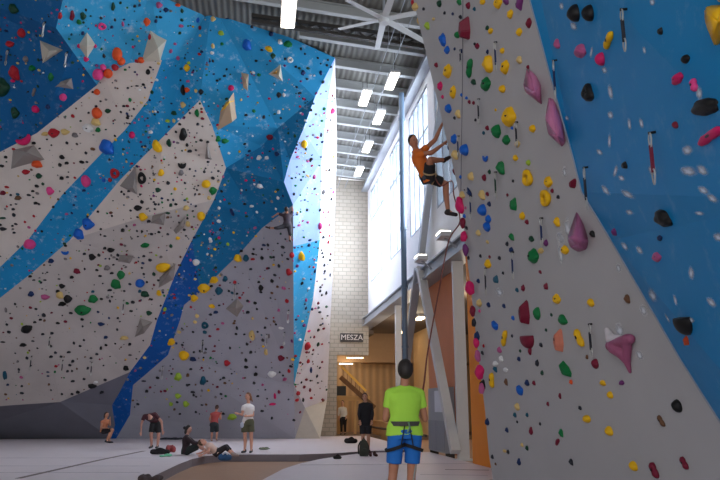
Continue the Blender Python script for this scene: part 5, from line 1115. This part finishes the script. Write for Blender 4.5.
# mauve horn hold with a chalked shoulder
def pxball(bm, px, py, rpx, k=1.0):
    r0 = rpx/112.0; p = onwall(px, py, r0*.8*k); return p, r0
bm = B()
ch = [(611, 346, 7.5), (618, 343, 7), (627, 340, 7.5), (630, 339, 6.5)]
pr = [pxball(bm, *c_) for c_ in ch]
for (a, ra), (b, rb) in zip(pr, pr[1:]): limb(bm, a, b, ra, rb)
ch = [(614, 347, 9), (622, 353, 8), (627, 362, 4.5), (630, 372, 2)]
pr2 = [pxball(bm, *c_) for c_ in ch]
for (a, ra), (b, rb) in zip(pr2, pr2[1:]): limb(bm, a, b, ra, rb)
limb(bm, pr[2][0], pr2[2][0], pr[2][1]*.9, pr2[2][1])
h_o = remesh(bm, .008, 'climbing_hold', mat('mauve_horn', (160, 84, 118), .5, 0, .1, 4), None, 3)
tag(h_o, 'large mauve horn-shaped hold with chalky white shoulder low on the near grey wall', 'climbing hold', GR)
bm = B(); q = [pxball(bm, 611, 339, 7, 1.0), pxball(bm, 607, 330, 3.5), pxball(bm, 624, 338, 5)]
limb(bm, q[0][0], q[1][0], q[0][1], q[1][1]); limb(bm, q[0][0], q[2][0], q[0][1], q[2][1]*.6); c_o = remesh(bm, .008, 'chalked_shoulder', mat('chalk_white', (214, 208, 212), .8), h_o, 3); c_o['label'] = 'chalk-white shoulder'

# ------------------------------------------------------------------ gear
def backpack(label, px, py, w_, h_, col, group=None, tilt=.15):
    p = onZ(px, py); s = FPX/depth(p); W, Hh = w_/s, h_/s
    t = thing('backpack', label, 'bag', p, group); M_ = mat('pack_%d_%d_%d' % col, col, .8, 0, .15, 8, .3, 20)
    bm = B(); loft(bm, [(p+V((0, 0, .02)), V((W*.46, 0, 0)), V((0, W*.3, 0))), (p+V((0, 0, Hh*.3)), V((W*.5, 0, 0)), V((0, W*.34, 0))), (p+V((0, .03, Hh*.75)), V((W*.42, 0, 0)), V((0, W*.28, 0))), (p+V((0, .05, Hh)), V((W*.2, 0, 0)), V((0, W*.12, 0)))], 16)
    remesh(bm, .02, 'pack_body', M_, t, 4)
    bm = B(); ball(bm, p+V((0, -W*.34, Hh*.32)), 1, 2, (V((W*.3, 0, 0)), V((0, W*.12, 0)), V((0, 0, Hh*.2)))); obj('front_pocket', bm, M_, t, True)
    bm = B(); tube(bm, [p+V((-W*.1, .05, Hh*.97)), p+V((0, .05, Hh*1.1)), p+V((W*.1, .05, Hh*.97))], .015, 6); obj('grab_loop', bm, Mblk, t)
    for q in (-1, 1):
        bm = B(); tube(bm, smoothpts([p+V((q*W*.25, .1, Hh*.9)), p+V((q*W*.5, .12, Hh*.6)), p+V((q*W*.48, .1, Hh*.15))], 4), .02, 6); obj('shoulder_strap', bm, Mblk, t)
    return t
backpack('dark green backpack standing on the mat before the person in black hoodie', 364, 457, 10, 17, (52, 56, 48), 'bags on the mats')
def softbag(label, px, py, w_, h_, col, col2=None, name='duffel_bag'):
    p = onZ(px, py); s = FPX/depth(p); W, Hh = w_/s, h_/s; t = thing(name, label, 'bag', p, 'bags on the mats')
    bm = B(); limb(bm, p+V((-W*.34, 0, Hh*.45)), p+V((W*.34, 0, Hh*.42)), Hh*.45, Hh*.4); ball(bm, p+V((0, -.02, Hh*.55)), 1, 2, (V((W*.3, 0, 0)), V((0, Hh*.5, 0)), V((0, 0, Hh*.5))))
    for v in bm.verts: v.co.z = max(v.co.z, .005)
    remesh(bm, .025, 'bag_body', mat('bag_%d_%d_%d' % col, col, .8, 0, .2, 8, .3, 20), t, 3)
    bm = B(); tube(bm, smoothpts([p+V((-W*.2, -Hh*.35, Hh*.8)), p+V((0, -Hh*.5, Hh*1.05)), p+V((W*.2, -Hh*.35, Hh*.8))], 4), .018, 6); obj('handle', bm, mat('bag_handle_%d' % (col2 or col)[0], col2 or col, .8), t)
    return t
softbag('black duffel bag lying on the mat below the bending person', 160, 454.5, 22, 6, (24, 22, 26))
tag(softbag('blue and white bag on mat edge in front of reclining person', 225, 461, 11, 8, (44, 84, 130), (210, 214, 224)), 'blue and white bag on mat edge in front of reclining person', 'bag')
softbag('low black bag on the far mat right of the block wall', 351, 443.5, 13, 6, (24, 22, 24))
softbag('small black bag on the mat edge in front of the low black bag', 337.5, 459.5, 8, 4.5, (26, 24, 26))
def shoe_pair(label, px, py, col):
    for q, nm in ((-1, 'left one'), (1, 'right one')):
        p = onZ(px+q*2.2, py) ; bm = B(); limb(bm, p+V((0, .1, .05)), p+V((q*.02, -.12, .04)), .05, .04); limb(bm, p+V((0, .1, .05)), p+V((0, .1, .1)), .05, .045)
        for v in bm.verts: v.co.z = max(v.co.z, .004)
        tag(remesh(bm, .018, 'climbing_shoe', mat('loose_shoe_%d' % col[0], col, .7), None, 2), label+', '+nm, 'shoe', 'loose shoes on the mats')
shoe_pair('dark climbing shoe beside the dark green backpack', 373, 456.5, (70, 34, 36))
def cloth(label, px, py, w_, h_, col, seed, name='jacket'):
    p = onZ(px, py); s = FPX/depth(p); W = w_/s; Hh = h_/s; rnd = random.Random(seed); bm = B()
    for i in range(9): ball(bm, p+V((rnd.uniform(-.4, .4)*W, rnd.uniform(-.2, .2), Hh*rnd.uniform(.2, .5))), 1, 2, (V((W*.2, 0, 0)), V((0, .13, .02)), V((0, 0, Hh*rnd.uniform(.3, .55)))))
    for v in bm.verts: v.co.z = max(v.co.z, .004); v.co += V((0, 0, .02*noise.noise(v.co*9)))
    for v in bm.verts: v.co.z = max(v.co.z, .004)
    return tag(remesh(bm, .02, name, mat('cloth_%d_%d' % col[:2], col, .9, 0, .15, 8), None, 2), label, 'clothing')
cloth('crumpled red-brown jacket on the mat at the end of the black duffel bag', 172, 452, 11, 8, (146, 60, 62), 1)
cloth('small mint green cloth on the mat before the black duffel bag', 166, 456.5, 10, 2.6, (110, 190, 150), 2, 'towel')
cloth('flat olive cloth on the mat right of person in white tee', 264, 449.3, 14, 1.6, (96, 98, 74), 3, 'towel')
cloth('dark brown heap at the near corner of the far mat edge', 150, 482, 22, 8, (64, 48, 46), 4, 'cloth_heap')  # added dark lump standing in for the shaded side of the mat
cloth('dark low cloth along the wall foot right of bending person', 172, 439.5, 22, 2, (44, 44, 56), 5, 'cloth_strip')

# notice board, grey cabinet, bench behind the belayer
a, b = onX(445, 448, XR-.08), onX(429, 448, XR-.08)
t = thing('steel_cabinet', 'grey steel cabinet with white sheet right of the man in green tee', 'cabinet', (XR-.2, (a.y+b.y)/2, 0))
zt = onX(434, 388, XR-.08).z
bm = B(); box(bm, (XR-.07, a.y, .06), (XR+.23, b.y, zt)); obj('cabinet_body', bm, M_grey_steel, t)
for q in (0, 1):
    m_ = (a.y+b.y)/2; y0, y1 = (a.y+.02, m_-.01) if q else (m_+.01, b.y-.02)
    bm = B(); box(bm, (XR-.09, y0, .1), (XR-.071, y1, zt*.5)); d_ = obj('door', bm, mat('cabinet_door', (132, 136, 144), .45), t)
    bm = B(); box(bm, (XR-.11, y0+.05, zt*.35), (XR-.091, y0+.08, zt*.45)); h2 = obj('handle', bm, M_dark_steel, d_)
for yy in (a.y+.05, b.y-.05):
    bm = B(); box(bm, (XR-.05, yy-.03, -.2), (XR+.2, yy+.03, .059)); obj('foot', bm, M_dark_steel, t)
a2, b2 = onX(444.5, 390, XR-.08), onX(435, 412, XR-.08)
tag(obj('notice_sheet', box(B(), (XR-.088, a2.y, b2.z), (XR-.071, b2.y, a2.z)), mat('white_sheet', (214, 216, 224), .6)), 'white notice sheet fixed to the grey steel cabinet', 'notice')
a, b = onX(386, 445, 5.9), onX(374, 445, 5.9)
t = thing('wooden_bench', 'low wooden bench unit left of the man in green tee', 'bench', (6.2, (a.y+b.y)/2, -.2))
zt = onX(380, 421, 5.9).z
bm = B(); box(bm, (5.85, a.y-1.5, zt-.06), (6.6, b.y+.4, zt)); obj('bench_top', bm, M_wood, t)
bm = B(); box(bm, (5.9, a.y-1.4, -.2), (6.5, b.y+.3, zt-.061)); obj('bench_body', bm, M_wood, t)
tag(obj('guard_rail', tube(B(), [onX(372, 427, 5.75), onX(400, 431, 5.75), onX(426, 436, 5.75)], .05, 8), M_dark_steel), 'dark guard rail passing behind the man in green tee', 'rail')
